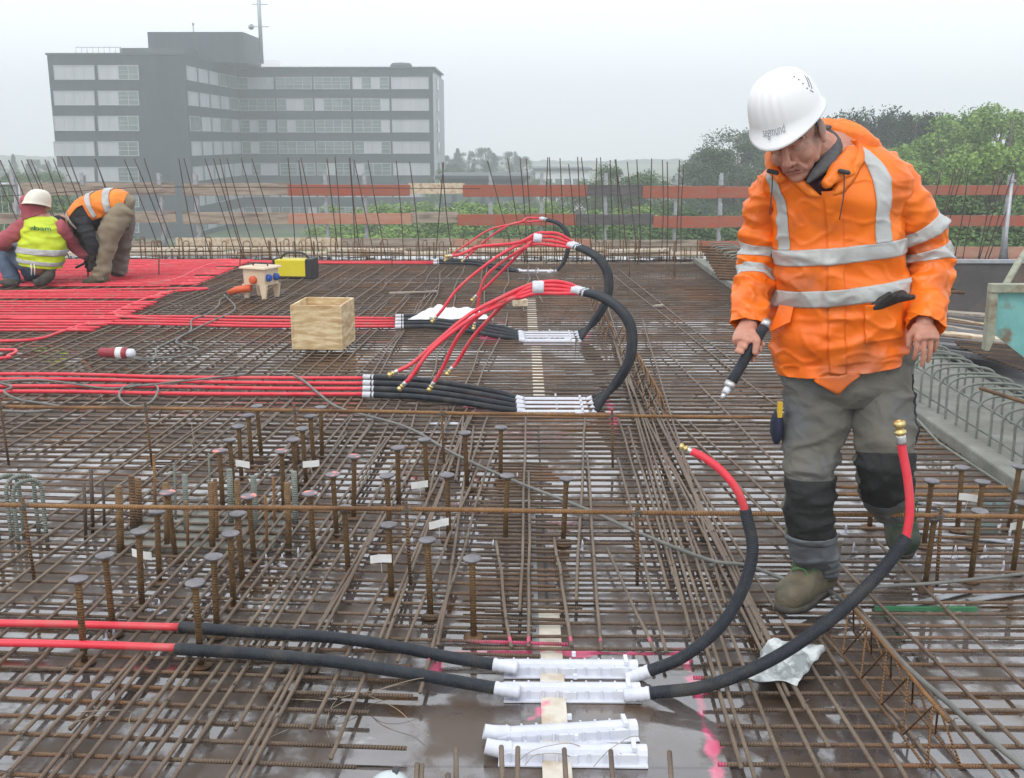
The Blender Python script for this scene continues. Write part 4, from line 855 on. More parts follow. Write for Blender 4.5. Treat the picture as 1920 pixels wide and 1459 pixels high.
# grey hair below the helmet rim
mb = MB(); b = len(mb.v); n1, n2 = 40, 8
for j in range(n2 + 1):
    for i in range(n1 + 1):
        a = R(-8) + (R(196)) * i / n1; zc = .035 - .058 * j / n2 * (1 if .08 < i / n1 < .92 else .75); q = math.sqrt(max(.1, 1 - ((zc - .022) / .10) ** 2)); mb.v.append(hW(math.cos(a) * .081 * q, -.012 - math.sin(a) * .101 * q, zc) + hA @ Vector((.002 * noise.noise(Vector((i, j, 0))), 0, 0)))
for j in range(n2):
    for i in range(n1): k = b + j * (n1 + 1) + i; mb.face([k, k + 1, k + n1 + 2, k + n1 + 1])
o = mb.build("hair", M['hair'], man); s_ = o.modifiers.new("t", 'SOLIDIFY'); s_.thickness = .004
# helmet
def helmet(c, S, Fw, U, parent, m, name="helmet", big=1.0, text=None):
    A = Matrix((S, Fw, U)).transposed(); hp = MB(); nu, nv = 96, 30
    def hpt(a, t, off=0):                                # a round (pi/2 = front), t 0 rim .. 1 crown
        ca, sa = math.cos(a), math.sin(a); e = math.sin(t * math.pi / 2) ** 1.0; rr_ = math.cos(t * math.pi / 2) ** .60
        x, y, z = .119 * ca * rr_, .146 * sa * rr_ + .004, .158 * e - .012
        rid = 0
        for q in (-.045, -.016, .016, .045): rid += math.exp(-((x - q * (1 - .25 * t)) / .0058) ** 2)
        fr = max(0, sa); z += .0042 * rid * min(1, t * 4) * (1 - .55 * (1 - t)) * (fr > .0) * min(1, fr * 3)
        y += .003 * rid * (1 - t) * min(1, t * 3) * min(1, fr * 2)
        if t < .16:                                      # rim lip and peak
            k = 1 - t / .16; pk_ = max(0, sa) ** 2.2; x += ca * .010 * k ** 2; y += sa * .008 * k ** 2 + pk_ * .040 * k ** 1.5; z -= pk_ * .016 * k
        return c + A @ (Vector((x, y, z)) * big) + A @ Vector((ca * .7, sa * .7, .3 + t)).normalized() * off
    for j in range(nv + 1):
        for i in range(nu): hp.v.append(hpt(2 * math.pi * i / nu, (j / nv) ** 1.15 if j < nv else .9995))
    for j in range(nv):
        for i in range(nu): hp.face([j * nu + i, j * nu + (i + 1) % nu, (j + 1) * nu + (i + 1) % nu, (j + 1) * nu + i])
    hp.face([nv * nu + i for i in range(nu)])
    o = hp.build(name, m, parent); s_ = o.modifiers.new("t", 'SOLIDIFY'); s_.thickness = .0035; s_.offset = -1
    return o, hpt
hl, hpt = helmet(hc + U * .008 - Fw * .004, S, Fw, U, man, M['helmet'], big=.875)
v, f = textmesh("segmund", 1.0); w_ = max(x[0] for x in v) - min(x[0] for x in v); mb = MB()
sgn = 1 if (hpt(math.pi / 2 - .2, .2) - hpt(math.pi / 2 + .2, .2)).x > 0 else -1
for (x, y_, z_) in v: mb.v.append(hpt(math.pi / 2 - sgn * (x / w_) * .62, .10 + y_ * .11, .0085))
for q in f: mb.face(q)
mb.build("lettering", ink, hl).parent = hl
mb = MB()
for i in range(4):
    mb.ball(hpt(R(12), .62 - i * .10 + .1, .0045), .0022, nu=6, nv=4)
mb.build("vent_holes", M['dark'], hl)
mb = MB()
for (a0, t0, a1, t1) in ((R(5), .40, R(-12), .56), (R(2), .35, R(-14), .50), (R(8), .36, R(4), .30)):
    mb.tube([hpt(a0 + (a1 - a0) * i / 5, t0 + (t1 - t0) * i / 5, .0045) for i in range(6)], .0016, 4)
mb.build("sticker_print", ink, hl)
# jacket
fj = fold(.012, 7, 1, (1, 1, 1.2), .011, 5)
def jd(p, u, v):                                        # folds: stronger towards waist and hem, calm on the chest
    k = fj(p, u, v) * (.55 + .7 * (1 - v)); k += .007 * math.sin(p.z * 26 + p.x * 16 + 3 * noise.noise(p * 4)) * max(0, 1 - abs(v - .42) * 2.4)
    if v < .06: k += .006 * math.sin(u * 40)
    return k
jr = [(1456, 700, 1704, 668, 3.46), (1450, 672, 1705, 640, 3.46), (1449, 625, 1704, 592, 3.455), (1450, 575, 1700, 545, 3.45), (1450, 525, 1697, 498, 3.445), (1452, 478, 1694, 452, 3.44), (1450, 430, 1694, 405, 3.43), (1440, 385, 1700, 360, 3.42), (1428, 352, 1703, 326, 3.41), (1428, 328, 1690, 300, 3.41), (1447, 308, 1664, 280, 3.41), (1478, 290, 1635, 268, 3.42), (1498, 276, 1612, 258, 3.42)]
jk = rings(jr, [.158, .157, .155, .152, .150, .148, .148, .146, .135, .115, .095, .080, .072], jd, 2.35)
jk.inset = .008; FU = .72                                                # front closure, turned a little to picture left
def vneck(u, v):
    if v < .62: return False
    h_ = (v - .62) / .38; return abs(u - FU + .015) < .012 + .115 * h_
mb = MB(); jk.patch(mb, 0, 1, 0, 1, 200, 170, closed=True, skip=vneck); mj = mb.build("jacket", M['orange'], man); s_ = mj.modifiers.new("t", 'SOLIDIFY'); s_.thickness = .003; s_.offset = -1
sb = Surf(jk.C[6:], jk.X[6:], jk.Y[6:], [r * .90 for r in jk.rx[6:]], [r * .86 for r in jk.ry[6:]], None, 2.2); mb = MB(); sb.patch(mb, 0, 1, 0, 1, 60, 30, closed=True); mb.build("shirt", M['shirt'], man)
mb = MB()                                               # storm flap and turned-out edges
def strip_uv(path, wd, off, th):
    pts = [jk.pt(u, v, off) for u, v in path]; mb.tube(pts, th, 8)
mb2 = MB(); jk.patch(mb2, FU - .020, FU + .016, .02, .635, 6, 110, .006); mb2.build("storm_flap", M['orange'], man).modifiers.new("t", 'SOLIDIFY').thickness = .004
for s_, w_ in ((-1, .013), (1, .020)):
    mb = MB(); n = 24
    for i in range(n + 1):
        h_ = i / n; v_ = .615 + .37 * h_; uc = FU - .015 + s_ * (.008 + .115 * h_)
        for q in range(5): mb.v.append(jk.pt(uc + s_ * .030 * q / 4 * (1 + .5 * h_), v_ + .012 * (q - 2) / 4, .003 + .014 * math.sin(math.pi * q / 4) * (.4 + h_)))
    for i in range(n):
        for q in range(4): k = i * 5 + q; mb.face([k, k + 1, k + 6, k + 5])
    o = mb.build("lapel", M['orange2'], man); o.modifiers.new("t", 'SOLIDIFY').thickness = .004
# hem peak of the front flap
mb = MB(); n = 16
for i in range(n + 1):
    u_ = FU - .060 + .095 * i / n; tri = min(i / n / .62, (1 - i / n) / .38)
    for j in range(6): mb.v.append(jk.pt(u_, .012, .0035) - Vector((0, 0, (.012 + .052 * tri) * j / 5)) + Vector((0, -.006 * tri * j / 5, 0)))
for i in range(n):
    for j in range(5): k = i * 6 + j; mb.face([k, k + 1, k + 7, k + 6])
mb.build("hem_point", M['orange'], man).modifiers.new("t", 'SOLIDIFY').thickness = .003
def band(S_, u0, u1, v0, v1, nu, nv, off=.0025, name="reflective_stripe", m='refl', parent=man):
    b = MB(); S_.patch(b, u0, u1, v0, v1, nu, nv, off, closed=abs(u1 - u0 - 1) < 1e-6); o = b.build(name, M[m], parent); s2 = o.modifiers.new("t", 'SOLIDIFY'); s2.thickness = .0015; s2.offset = 1; return o
fo = lambda a, b: .0025 + .0085 * max(0, min(1, (.032 - abs(a - FU + .002)) / .008))
band(jk, 0, 1, .385, .437, 200, 9, fo); band(jk, 0, 1, .255, .305, 200, 9, fo)
band(jk, .797, .842, .437, .93, 8, 80); band(jk, .548, .592, .437, .90, 8, 80)
# hood lying round the collar
hood = limb([(1466, 338, 3.30, 6), (1452, 318, 3.35, 12), (1455, 290, 3.42, 18), (1476, 268, 3.46, 24), (1515, 256, 3.52, 27), (1560, 256, 3.55, 31), (1598, 268, 3.50, 33), (1610, 290, 3.42, 32), (1592, 312, 3.33, 25), (1562, 333, 3.26, 15), (1545, 345, 3.24, 7)], fold(.012, 9, 4, (1, 1, 1), .008, 7), .85)
mb = MB(); hood.patch(mb, 0, 1, 0, 1, 40, 90, closed=True, cap0=True, cap1=True); mb.build("hood", M['orange2'], man)
flap = limb([(1560, 243, 3.44, 11), (1585, 251, 3.42, 20), (1612, 266, 3.40, 24), (1634, 278, 3.40, 17), (1648, 280, 3.42, 7)], fold(.010, 10, 8, (1, 1, 1), .006, 8), .8); mb = MB(); flap.patch(mb, 0, 1, 0, 1, 30, 40, closed=True, cap0=True, cap1=True); mb.build("hood", M['orange2'], man)
col = limb([(1492, 318, 3.33, 5), (1478, 298, 3.38, 10), (1500, 270, 3.46, 14), (1550, 252, 3.47, 17), (1560, 278, 3.39, 17), (1548, 308, 3.31, 14), (1526, 330, 3.27, 8), (1514, 342, 3.26, 3)], fold(.003, 20, 5), 1.5); mb = MB(); col.patch(mb, 0, 1, 0, 1, 24, 60, closed=True, cap0=True, cap1=True); mb.build("knit_collar", M['collar'], man)
col2 = limb([(1552, 244, 3.50, 10), (1572, 258, 3.48, 15), (1582, 285, 3.41, 16), (1566, 318, 3.33, 13), (1540, 345, 3.26, 5)], fold(.004, 18, 6), 1.3); mb = MB(); col2.patch(mb, 0, 1, 0, 1, 24, 50, closed=True, cap0=True, cap1=True); mb.build("shirt", M['shirt'], man)
# sleeves
def sd(seed, lo, hi):
    f0 = fold(.010, 11, seed, (1, 1, 1.4), .011, 7)
    return lambda p, u, v: f0(p, u, v) + .007 * math.sin(v * 58 + 5 * noise.noise(Vector((u * 5, v * 5, seed)))) * math.exp(-((v - lo) / hi) ** 2)
slL = limb([(1622, 312, 3.43, 26), (1642, 320, 3.42, 42), (1668, 343, 3.42, 49), (1697, 388, 3.43, 49), (1725, 432, 3.45, 47), (1741, 475, 3.46, 45), (1743, 520, 3.43, 42), (1739, 565, 3.37, 41), (1734, 598, 3.32, 38), (1733, 612, 3.30, 36)], sd(2, .55, .16), .9)
slL.inset = .008; mb = MB(); slL.patch(mb, 0, 1, 0, 1, 90, 120, closed=True); mb.build("sleeve", M['orange'], man).modifiers.new("t", 'SOLIDIFY').thickness = -.003
slR = limb([(1470, 330, 3.45, 22), (1457, 340, 3.46, 31), (1442, 364, 3.47, 35), (1431, 400, 3.48, 36), (1424, 440, 3.50, 37), (1420, 485, 3.51, 36), (1414, 530, 3.47, 38), (1409, 570, 3.40, 37), (1406, 598, 3.34, 34), (1405, 608, 3.33, 33)], sd(3, .55, .16), .95)
slR.inset = .008; mb = MB(); slR.patch(mb, 0, 1, 0, 1, 90, 120, closed=True); mb.build("sleeve", M['orange'], man).modifiers.new("t", 'SOLIDIFY').thickness = -.003
for S_ in (slL, slR):
    for v0, v1 in (((.405, .465), (.53, .60)) if S_ is slL else ((.485, .545), (.60, .665))): band(S_, 0, 1, v0, v1, 90, 8)
# cords with toggles, pocket flap, pocket, gloves
for a, b_, c_ in (((1449, 322), (1447, 360), (1443, 402)), ((1583, 322), (1582, 365), (1574, 412))):
    A_ = [Q(x, y_, 3.245 + (.0 if x > 1500 else .03)) for x, y_ in (a, b_, c_)]; t_ = MB().tube(spline(A_, 5), .0018, 6).build("cord", M['dark'], man); MB().cap(A_[0] + Vector((-.012, 0, .002)), A_[0] + Vector((.012, 0, -.003)), .007, .007, 10).build("toggle", M['dark'], t_)
mb = MB(); a, b_, c_, d_ = jk.pt(.548, .262, .004), jk.pt(.600, .255, .004), jk.pt(.603, .215, .022), jk.pt(.560, .190, .050); mb.quad(a, b_, c_, d_); mb.build("pocket_flap", M['orange'], man, smooth=False).modifiers.new("t", 'SOLIDIFY').thickness = .004
band(jk, .765, .865, .13, .248, 24, 24, .006, "pocket", 'orange')
gl = MB(); g0 = jk.pt(.825, .255, .012)
for i in range(5):
    a = g0 + Vector((-.045 + i * .018, -.004, -.012 + i * .004)); gl.cap(a, a + Vector((.035, -.010, .030 - i * .006)), .013, .009, 10)
gl.cap(g0 + Vector((-.05, .004, -.02)), g0 + Vector((.035, .004, .012)), .020, .018, 12)
remeshed(gl, "glove", M['glove'], None, .003, 2); go = bpy.data.objects["glove"]; tag(go, "black rubbery gloves stuffed into the man's jacket pocket", "gloves")
# trousers
td = fold(.009, 8, 12, (1, 1, 1.5), .010, 6)
def td2(p, u, v): return td(p, u, v) + (.006 * math.sin(v * 70 + 4 * noise.noise(Vector((u * 4, v * 6, 1)))) * (math.exp(-((v - .97) / .12) ** 2) + .6 * math.exp(-((v - .42) / .06) ** 2)))
LRr = [(1466, 655, 1612, 640, 3.46), (1468, 700, 1606, 692, 3.46), (1468, 750, 1597, 750, 3.45), (1466, 800, 1590, 800, 3.43), (1466, 850, 1575, 850, 3.41), (1466, 890, 1566, 890, 3.39), (1467, 940, 1563, 940, 3.38), (1470, 985, 1565, 985, 3.39), (1477, 1020, 1569, 1020, 3.41), (1484, 1045, 1573, 1045, 3.43), (1490, 1060, 1573, 1064, 3.465), (1496, 1070, 1571, 1082, 3.485)]
lgR = rings(LRr, [.112, .112, .106, .100, .095, .090, .086, .082, .078, .072, .064, .058], td2, 2.3)
lgR.inset = .010; mb = MB(); lgR.patch(mb, 0, 1, 0, 1, 90, 150, closed=True); mb.build("trouser_leg", [M['trous']], man)
lgL_C = [Q(1650, 640, 3.46), Q(1652, 700, 3.44), Q(1657, 750, 3.42), Q(1659, 800, 3.38), Q(1659, 850, 3.34), Q(1657, 890, 3.345), Q(1656, 915, 3.44), Q(1658, 928, 3.56), Q(1662, 944, 3.70), Q(1668, 962, 3.82)]
lgL = limb([(1650, 640, 3.46, 66), (1650, 700, 3.44, 63), (1655, 750, 3.42, 61), (1658, 800, 3.38, 58), (1659, 850, 3.34, 57), (1658, 885, 3.345, 53), (1658, 908, 3.44, 50), (1660, 922, 3.56, 45), (1663, 936, 3.68, 41), (1667, 948, 3.76, 37)], td2, .95)
lgL.inset = .010; mb = MB(); lgL.patch(mb, 0, 1, 0, 1, 90, 140, closed=True); mb.build("trouser_leg", M['trous'], man)
seat = rings([(1470, 650, 1706, 622, 3.46), (1468, 700, 1708, 672, 3.46), (1480, 735, 1706, 712, 3.45), (1520, 760, 1690, 745, 3.45)], [.118, .118, .112, .09], td, 2.3); mb = MB(); seat.patch(mb, 0, 1, 0, 1, 90, 40, closed=True, cap1=True); mb.build("trouser_seat", M['trous'], man)
band(lgR, .52, .98, .452, .665, 40, 30, .005, "knee_patch", 'pad'); band(lgR, .52, .98, .665, .70, 40, 6, .007, "knee_patch_edge", 'trous2'); band(lgR, .5, 1.0, .705, .985, 40, 30, .003, "lower_leg_panel", 'trous2')
band(lgL, .52, .98, .44, .67, 40, 30, .005, "knee_patch", 'pad'); band(lgL, .52, .98, .67, .71, 40, 6, .006, "knee_patch_edge", 'trous2')
band(lgL, .93, .985, .12, .40, 6, 30, .004, "side_panel", 'navy')
mb = MB(); a = Q(1457, 800, 3.42); mb.ball(a, (.020, .035, .062), nu=14, nv=10); t_ = mb.build("tool_pouch", M['navy'], man); MB().box(Q(1462, 768, 3.40), (.014, .02, .05)).build("rule_end", mat("yellow_rule", (.7, .45, .03), .5), t_, smooth=False)
for i in range(2): MB().tube(spline([Q(1448, 778 + i * 6, 3.40), Q(1444, 800 + i * 8, 3.39), Q(1450, 815 + i * 4, 3.39)], 4), .002, 6).build("strap", M['dark'], t_)
# boots
def boot(heel, toe, up, m, lace=True, hs=1.0):
    L = (toe - heel); Ln = L.length; d = L.normalized(); sd_ = d.cross(up).normalized(); up = sd_.cross(d).normalized(); Rm = Matrix((sd_, d, up)).transposed()
    o = MB(); C, X, Yy, rx, ry = [], [], [], [], []
    for f, wd, ht in ((-.02, .012, .03), (.02, .030, .055), (.12, .036, .075), (.26, .038, .102), (.40, .041, .090), (.55, .046, .068), (.72, .050, .048), (.86, .046, .043), (.95, .034, .034), (1.0, .012, .018)):
        C.append(heel + d * Ln * f + up * (ht * .92 + .018)); X.append(sd_); Yy.append(up); rx.append(wd * 1.12); ry.append(ht)
    s_ = Surf(C, X, Yy, rx, ry, fold(.003, 22, 3), 2.6); s_.patch(o, 0, 1, 0, 1, 36, 50, closed=True, cap0=True, cap1=True); b = len(o.v)
    o.build("boot", m, man)
    sh = MB(); sh.tube([heel + d * Ln * .17 + up * .06, heel + d * Ln * .15 + up * .13, heel + d * Ln * .13 + up * .19], [.050, .050, .052], 20); sh.build("boot_shaft", m, man)
    so2 = MB(); poly = []
    for i in range(40):
        a = 2 * math.pi * i / 40; y_ = .5 + .53 * math.sin(a); wd = .043 + .012 * math.sin(a) - .008 * math.exp(-((y_ - .38) / .14) ** 2); poly.append((math.copysign(abs(math.cos(a)) ** .7, math.cos(a)) * wd * 1.1, y_ * Ln))
    b = len(so2.v)
    for z_ in (0, .022):
        for x, y_ in poly: so2.v.append(heel + Rm @ Vector((x, y_, z_ + (.008 * max(0, y_ / Ln - .75) * 4))))
    so2.face(list(range(40))[::-1]); so2.face(list(range(40, 80)))
    for i in range(40): so2.face([i, (i + 1) % 40, 40 + (i + 1) % 40, 40 + i])
    so2.build("sole", M['sole'], man)
    if lace:
        r_ = random.Random(4)
        for q in range(5):
            f = .38 + q * .068; z_ = (.197, .180, .158, .143, .128)[q]; c_ = heel + d * Ln * f + up * z_; lm = MB(); lm.tube(spline([c_ - sd_ * .034 - up * .02, c_ - sd_ * .015 + up * .006, c_ + sd_ * .015 + d * .012 + up * .006, c_ + sd_ * .034 - up * .02], 5), .0028, 6)
            if q < 4:
                for e in (-1, 1, -.5, .6): lm.tube(spline([c_, c_ + sd_ * e * r_.uniform(.02, .04) + up * .015, c_ + sd_ * e * r_.uniform(.03, .05) - up * .03 + d * .01], 5), .0026, 6)
            lm.build("lace", M['lace'], man)
boot(P(1568, 1116, .052) + Vector((-.01, .05, 0)), P(1464, 1152, .052), Vector((0, 0, 1)), M['boot'])
tL = P(1698, 1048, .055); hL = Q(1664, 948, 3.98); hL.z -= .01; boot(hL + Vector((0, .02, 0)), tL, Vector((.0, -.65, .6)), M['boot2'], True)
# short black hose piece he holds
t = thing("hose_piece", "short black hose with silver ends in the man's hand", "hose", hoA)
MB().tube([hoA.lerp(hoB, i / 10) for i in range(1, 9)], .0165, 16).build("sleeve", M['black'], t)
for k, (a, b_, r) in enumerate(((.02, .10, .0145), (.80, .86, .0175), (.86, .93, .011), (.93, 1.0, .008))): MB().tube([hoA.lerp(hoB, a), hoA.lerp(hoB, b_)], r, 14).build("ferrule", M['crimp'] if k != 2 else M['white_plastic'], t)
# ================= kneeling worker in the yellow vest
YK = P(60, 534, .06).y
M['yellow_vest'] = mat("hi_vis_yellow", (.66, .80, .02), .5, (.58, .74, .03), nscale=6, bump=.12, bscale=25); M['hoodie'] = mat("dusty_red_hoodie", (.36, .07, .09), .85, (.46, .12, .14), nscale=6, bump=.2, bscale=40); M['jeans'] = mat("faded_jeans", (.055, .085, .14), .85, (.12, .17, .24), nscale=5, bump=.2, bscale=50); M['helmet2'] = mat("cream_helmet", (.78, .74, .62), .35, (.8, .77, .66), nscale=4)
kneel = thing("person", "kneeling worker in yellow vest and dusty red hoodie seen from behind", "person", (Q(70, 530, YK).x, YK, .07))
mb = MB(); c0 = Q(64, 388, YK); hh = Vector((-.15, .95, -.25)).normalized(); uu = Vector((.05, .25, 1)).normalized(); hh = (hh - uu * hh.dot(uu)).normalized(); ss = hh.cross(uu)
head(mb, c0, ss, hh, uu, Q(72, 412, YK))
def cpp(a, b, ra, rb): mb.cap(Q(*a), Q(*b), ra, rb, 12)
cpp((76, 418, YK), (76, 492, YK), .13, .14); cpp((52, 420, YK), (106, 424, YK), .06, .06)
cpp((50, 422, YK), (8, 450, YK - .1), .045, .04); cpp((8, 450, YK - .1), (30, 470, YK + .35), .04, .03)
cpp((106, 424, YK), (135, 460, YK + .15), .045, .04); cpp((135, 460, YK + .15), (166, 486, YK + .25), .038, .03)
cpp((62, 492, YK), (20, 475, YK + .3), .08, .07); cpp((20, 475, YK + .3), (25, 526, YK + .1), .06, .04); cpp((85, 495, YK), (80, 520, YK + .3), .08, .05)
remeshed(mb, "body", M['skin'], kneel, .009, 2)
fk = fold(.022, 5, 21, (1, 1, 1), .015, 4)
vest = rings([(44, 494, 112, 503, YK), (40, 482, 116, 492, YK), (39, 462, 119, 470, YK), (46, 440, 117, 444, YK), (50, 424, 114, 428, YK), (52, 412, 106, 414, YK), (60, 404, 94, 406, YK)], [.20, .21, .20, .18, .16, .13, .09], fk, 2.4)
mb = MB(); vest.patch(mb, 0, 1, 0, 1, 60, 60, closed=True, cap1=True, cap0=True); mb.build("vest", M['yellow_vest'], kneel)
for v0, v1 in ((.10, .18), (.27, .35)): band(vest, 0, 1, v0, v1, 60, 6, .006, parent=kneel)
v_, f_ = textmesh("bam", 1.0, .012); w_ = max(x[0] for x in v_) - min(x[0] for x in v_); mb = MB()
for (x, y_, z_) in v_: mb.v.append(vest.pt(.800 + (x / w_) * .12, .632 + y_ * .135, .010))
for q in f_: mb.face(q)
for k in range(5):                                       # leaf-like emblem left of the word
    a = k * 1.256 + .3; b0_ = len(mb.v); mb.v += [vest.pt(.728, .665, .008), vest.pt(.728 + .018 * math.cos(a - .35), .665 + .028 * math.sin(a - .35), .008), vest.pt(.728 + .026 * math.cos(a), .665 + .042 * math.sin(a), .008), vest.pt(.728 + .018 * math.cos(a + .35), .665 + .028 * math.sin(a + .35), .008)]; mb.face([b0_, b0_ + 1, b0_ + 2, b0_ + 3])
mb.build("lettering", inkg, kneel)
def cloth(L, m, name, parent, seed, amp=.016, flat=.95, nu=28, nv=50, caps=True):
    s_ = limb(L, fold(amp, 6, seed, (1, 1, 1.3), amp * .8, 5), flat); b = MB(); s_.patch(b, 0, 1, 0, 1, nu, nv, closed=True, cap0=caps, cap1=caps); b.build(name, M[m], parent); return s_
cloth([(56, 420, YK, 13), (42, 425, YK, 13.5), (22, 440, YK - .05, 13), (4, 452, YK - .1, 12), (8, 460, YK + .1, 10), (28, 468, YK + .35, 8)], 'hoodie', "sleeve", kneel, 31)
cloth([(104, 422, YK, 12), (114, 430, YK, 12.5), (128, 448, YK + .1, 11.5), (142, 465, YK + .18, 10), (158, 480, YK + .22, 8), (165, 485, YK + .25, 6)], 'hoodie', "sleeve", kneel, 32)
cloth([(66, 406, YK, 22), (62, 396, YK, 21), (60, 385, YK, 22), (62, 376, YK, 19), (66, 370, YK, 12)], 'hoodie', "hood", kneel, 33, .010, 1.0)
cloth([(78, 494, YK, 22), (55, 488, YK + .1, 22), (30, 478, YK + .25, 20), (8, 470, YK + .35, 17), (2, 480, YK + .3, 15), (14, 502, YK + .15, 15), (22, 520, YK + .1, 13), (25, 533, YK + .05, 14)], 'jeans', "trouser_leg", kneel, 34)
cloth([(90, 495, YK, 20), (72, 500, YK + .1, 20), (55, 505, YK + .2, 18), (60, 518, YK + .3, 16), (78, 526, YK + .2, 13)], 'jeans', "trouser_leg", kneel, 35)
cloth([(66, 530, YK - .15, 6), (80, 526, YK - .15, 9), (92, 516, YK - .12, 10), (95, 504, YK - .1, 8)], 'sole', "boot", kneel, 36, .006); cloth([(34, 533, YK - .1, 5), (18, 531, YK - .1, 9), (4, 532, YK, 7)], 'sole', "boot", kneel, 37, .006)
for px in (58, 64): MB().tube(spline([Q(px, 495, YK - .21), Q(px + 1, 505, YK - .23), Q(px + 1, 516, YK - .2)], 4), .006, 6).build("cord", M['paper'], kneel)
helmet(Q(68, 385, YK - .01), ss, hh, (uu + Vector((.25, -.1, 0))).normalized(), kneel, M['helmet2'], big=1.18)
def mitt(c, d, side, m, parent, sz=1.0):
    h_ = MB(); c = Vector(c); d = Vector(d).normalized(); side = Vector(side).normalized(); h_.tube([c, c + d * .04 * sz, c + d * .085 * sz], [.034 * sz, .045 * sz, .040 * sz], 12, sq=.6)
    for k in range(4):
        a = c + d * .085 * sz + side * (k - 1.5) * .020 * sz; b_ = a + d * .035 * sz; e = b_ + (d * .4 + Vector((0, 0, -1)) * .6) * .035 * sz; h_.cap(a, b_, .012 * sz, .0115 * sz, 8); h_.cap(b_, e, .0115 * sz, .010 * sz, 8)
    a = c + d * .03 * sz - side * .038 * sz; h_.cap(a, a + (d * .6 - side * .6) * .045 * sz, .014 * sz, .012 * sz, 8); remeshed(h_, "glove", m, parent, .006, 1)
mitt(Q(164, 484, YK + .25), (.5, .2, -.8), (.8, 0, .5), M['glove'], kneel, 1.25)
# ================= worker bent double in the orange vest
YB = P(190, 528, .07).y + .1
M['khaki'] = mat("khaki_trousers", (.24, .20, .135), .85, (.33, .28, .19), nscale=4, bump=.2, bscale=50); M['khaki_shaded'] = mat("khaki_trousers_shaded", (.18, .155, .13), .85, (.24, .20, .17), nscale=4); M['blackjk'] = mat("black_jumper", (.016, .018, .022), .85, (.03, .032, .036), nscale=8, bump=.2, bscale=40)  # second khaki: same trousers, the far leg's shade put into the colour
bent = thing("person", "worker bent double at the waist in orange vest and khaki trousers", "person", (Q(200, 525, YB).x, YB, .07))
mb = MB(); fh = Vector((-.55, -.1, -.82)).normalized(); fu = Vector((-.78, .0, .5)); fu = (fu - fh * fu.dot(fh)).normalized() * 1.0; fs = fh.cross(fu)
head(mb, Q(118, 422, YB), fs, Vector((-.35, -.1, -.93)).normalized(), Vector((-.93, 0, .35)).normalized(), Q(152, 408, YB))
cpp((160, 402, YB), (218, 388, YB), .09, .09); cpp((160, 406, YB - .1), (160, 406, YB + .1), .04, .04)
cpp((158, 414, YB - .1), (172, 445, YB - .2), .035, .035); cpp((172, 445, YB - .2), (174, 476, YB - .2), .038, .03); cpp((152, 414, YB + .1), (160, 450, YB + .15), .035, .035); cpp((160, 450, YB + .15), (172, 480, YB + .0), .038, .03)
cpp((222, 392, YB - .08), (197, 450, YB - .1), .07, .06); cpp((195, 450, YB - .1), (190, 520, YB - .1), .06, .04); cpp((226, 392, YB + .1), (228, 450, YB + .22), .07, .06); cpp((226, 450, YB + .25), (224, 508, YB + .35), .06, .04)
remeshed(mb, "body", M['skin'], bent, .009, 2)
# trunk lofted from hips to shoulders; the vest covers its upper side
trunk = limb([(241, 383, YB, 15), (226, 382, YB, 24), (200, 386, YB, 28), (178, 396, YB, 29), (158, 408, YB, 27), (144, 418, YB, 19), (138, 424, YB, 12)], fold(.018, 5, 41, (1, 1, 1), .012, 4), 1.05); mb = MB(); trunk.patch(mb, 0, 1, 0, 1, 48, 60, closed=True, cap0=True, cap1=True); mb.build("jumper", M['blackjk'], bent)
upper = (lambda p, u, v: 0)
M['vestor'] = mat("hi_vis_orange_vest", (.95, .20, .01), .5, (.88, .30, .02), nscale=5, bump=.12, bscale=25)
du = (trunk.pt(.25, .5) - trunk.pt(.75, .5)); topc = 0.0 if trunk.pt(0, .5).z > trunk.pt(.5, .5).z else .5
mb = MB(); trunk.patch(mb, topc - .34, topc + .30, .0, .52, 44, 40, .016); trunk.patch(mb, topc - .17, topc + .15, .50, .93, 30, 34, .016); mb.build("vest", M['vestor'], bent).modifiers.new("t", 'SOLIDIFY').thickness = .006
band(trunk, topc - .31, topc + .28, .22, .29, 40, 6, .026, parent=bent); band(trunk, topc - .31, topc + .28, .42, .48, 40, 6, .026, parent=bent); band(trunk, topc - .33, topc - .05, .80, .86, 14, 5, .026, parent=bent)
cloth([(156, 410, YB - .17, 13), (158, 425, YB - .2, 13), (168, 445, YB - .22, 11), (173, 462, YB - .2, 9), (174, 476, YB - .18, 7)], 'blackjk', "sleeve", bent, 42); cloth([(146, 414, YB + .17, 12), (148, 430, YB + .18, 12), (158, 452, YB + .15, 10), (168, 468, YB + .08, 8), (172, 480, YB, 6)], 'blackjk', "sleeve", bent, 43)
cloth([(249, 386, YB, 11), (241, 383, YB, 19), (229, 385, YB, 23.5), (216, 392, YB, 21)], 'khaki', "trouser_seat", bent, 48, .008)
cloth([(236, 384, YB - .05, 14), (230, 390, YB - .06, 20), (220, 408, YB - .08, 22.5), (208, 435, YB - .1, 20), (198, 465, YB - .1, 17), (192, 495, YB - .1, 15.5), (187, 515, YB - .1, 14), (184, 522, YB - .1, 13)], 'khaki', "trouser_leg", bent, 44, .02)
cloth([(236, 384, YB + .1, 13), (232, 394, YB + .1, 19), (232, 420, YB + .15, 17), (230, 450, YB + .22, 16), (227, 480, YB + .3, 14), (224, 508, YB + .35, 13)], 'khaki_shaded', "trouser_leg", bent, 45, .02)
cloth([(156, 529, YB - .12, 4), (170, 526, YB - .12, 7), (190, 521, YB - .1, 11), (202, 522, YB - .1, 8)], 'boot', "boot", bent, 46, .006); cloth([(208, 512, YB + .3, 4), (216, 511, YB + .34, 7), (230, 508, YB + .35, 9)], 'boot', "boot", bent, 47, .006)
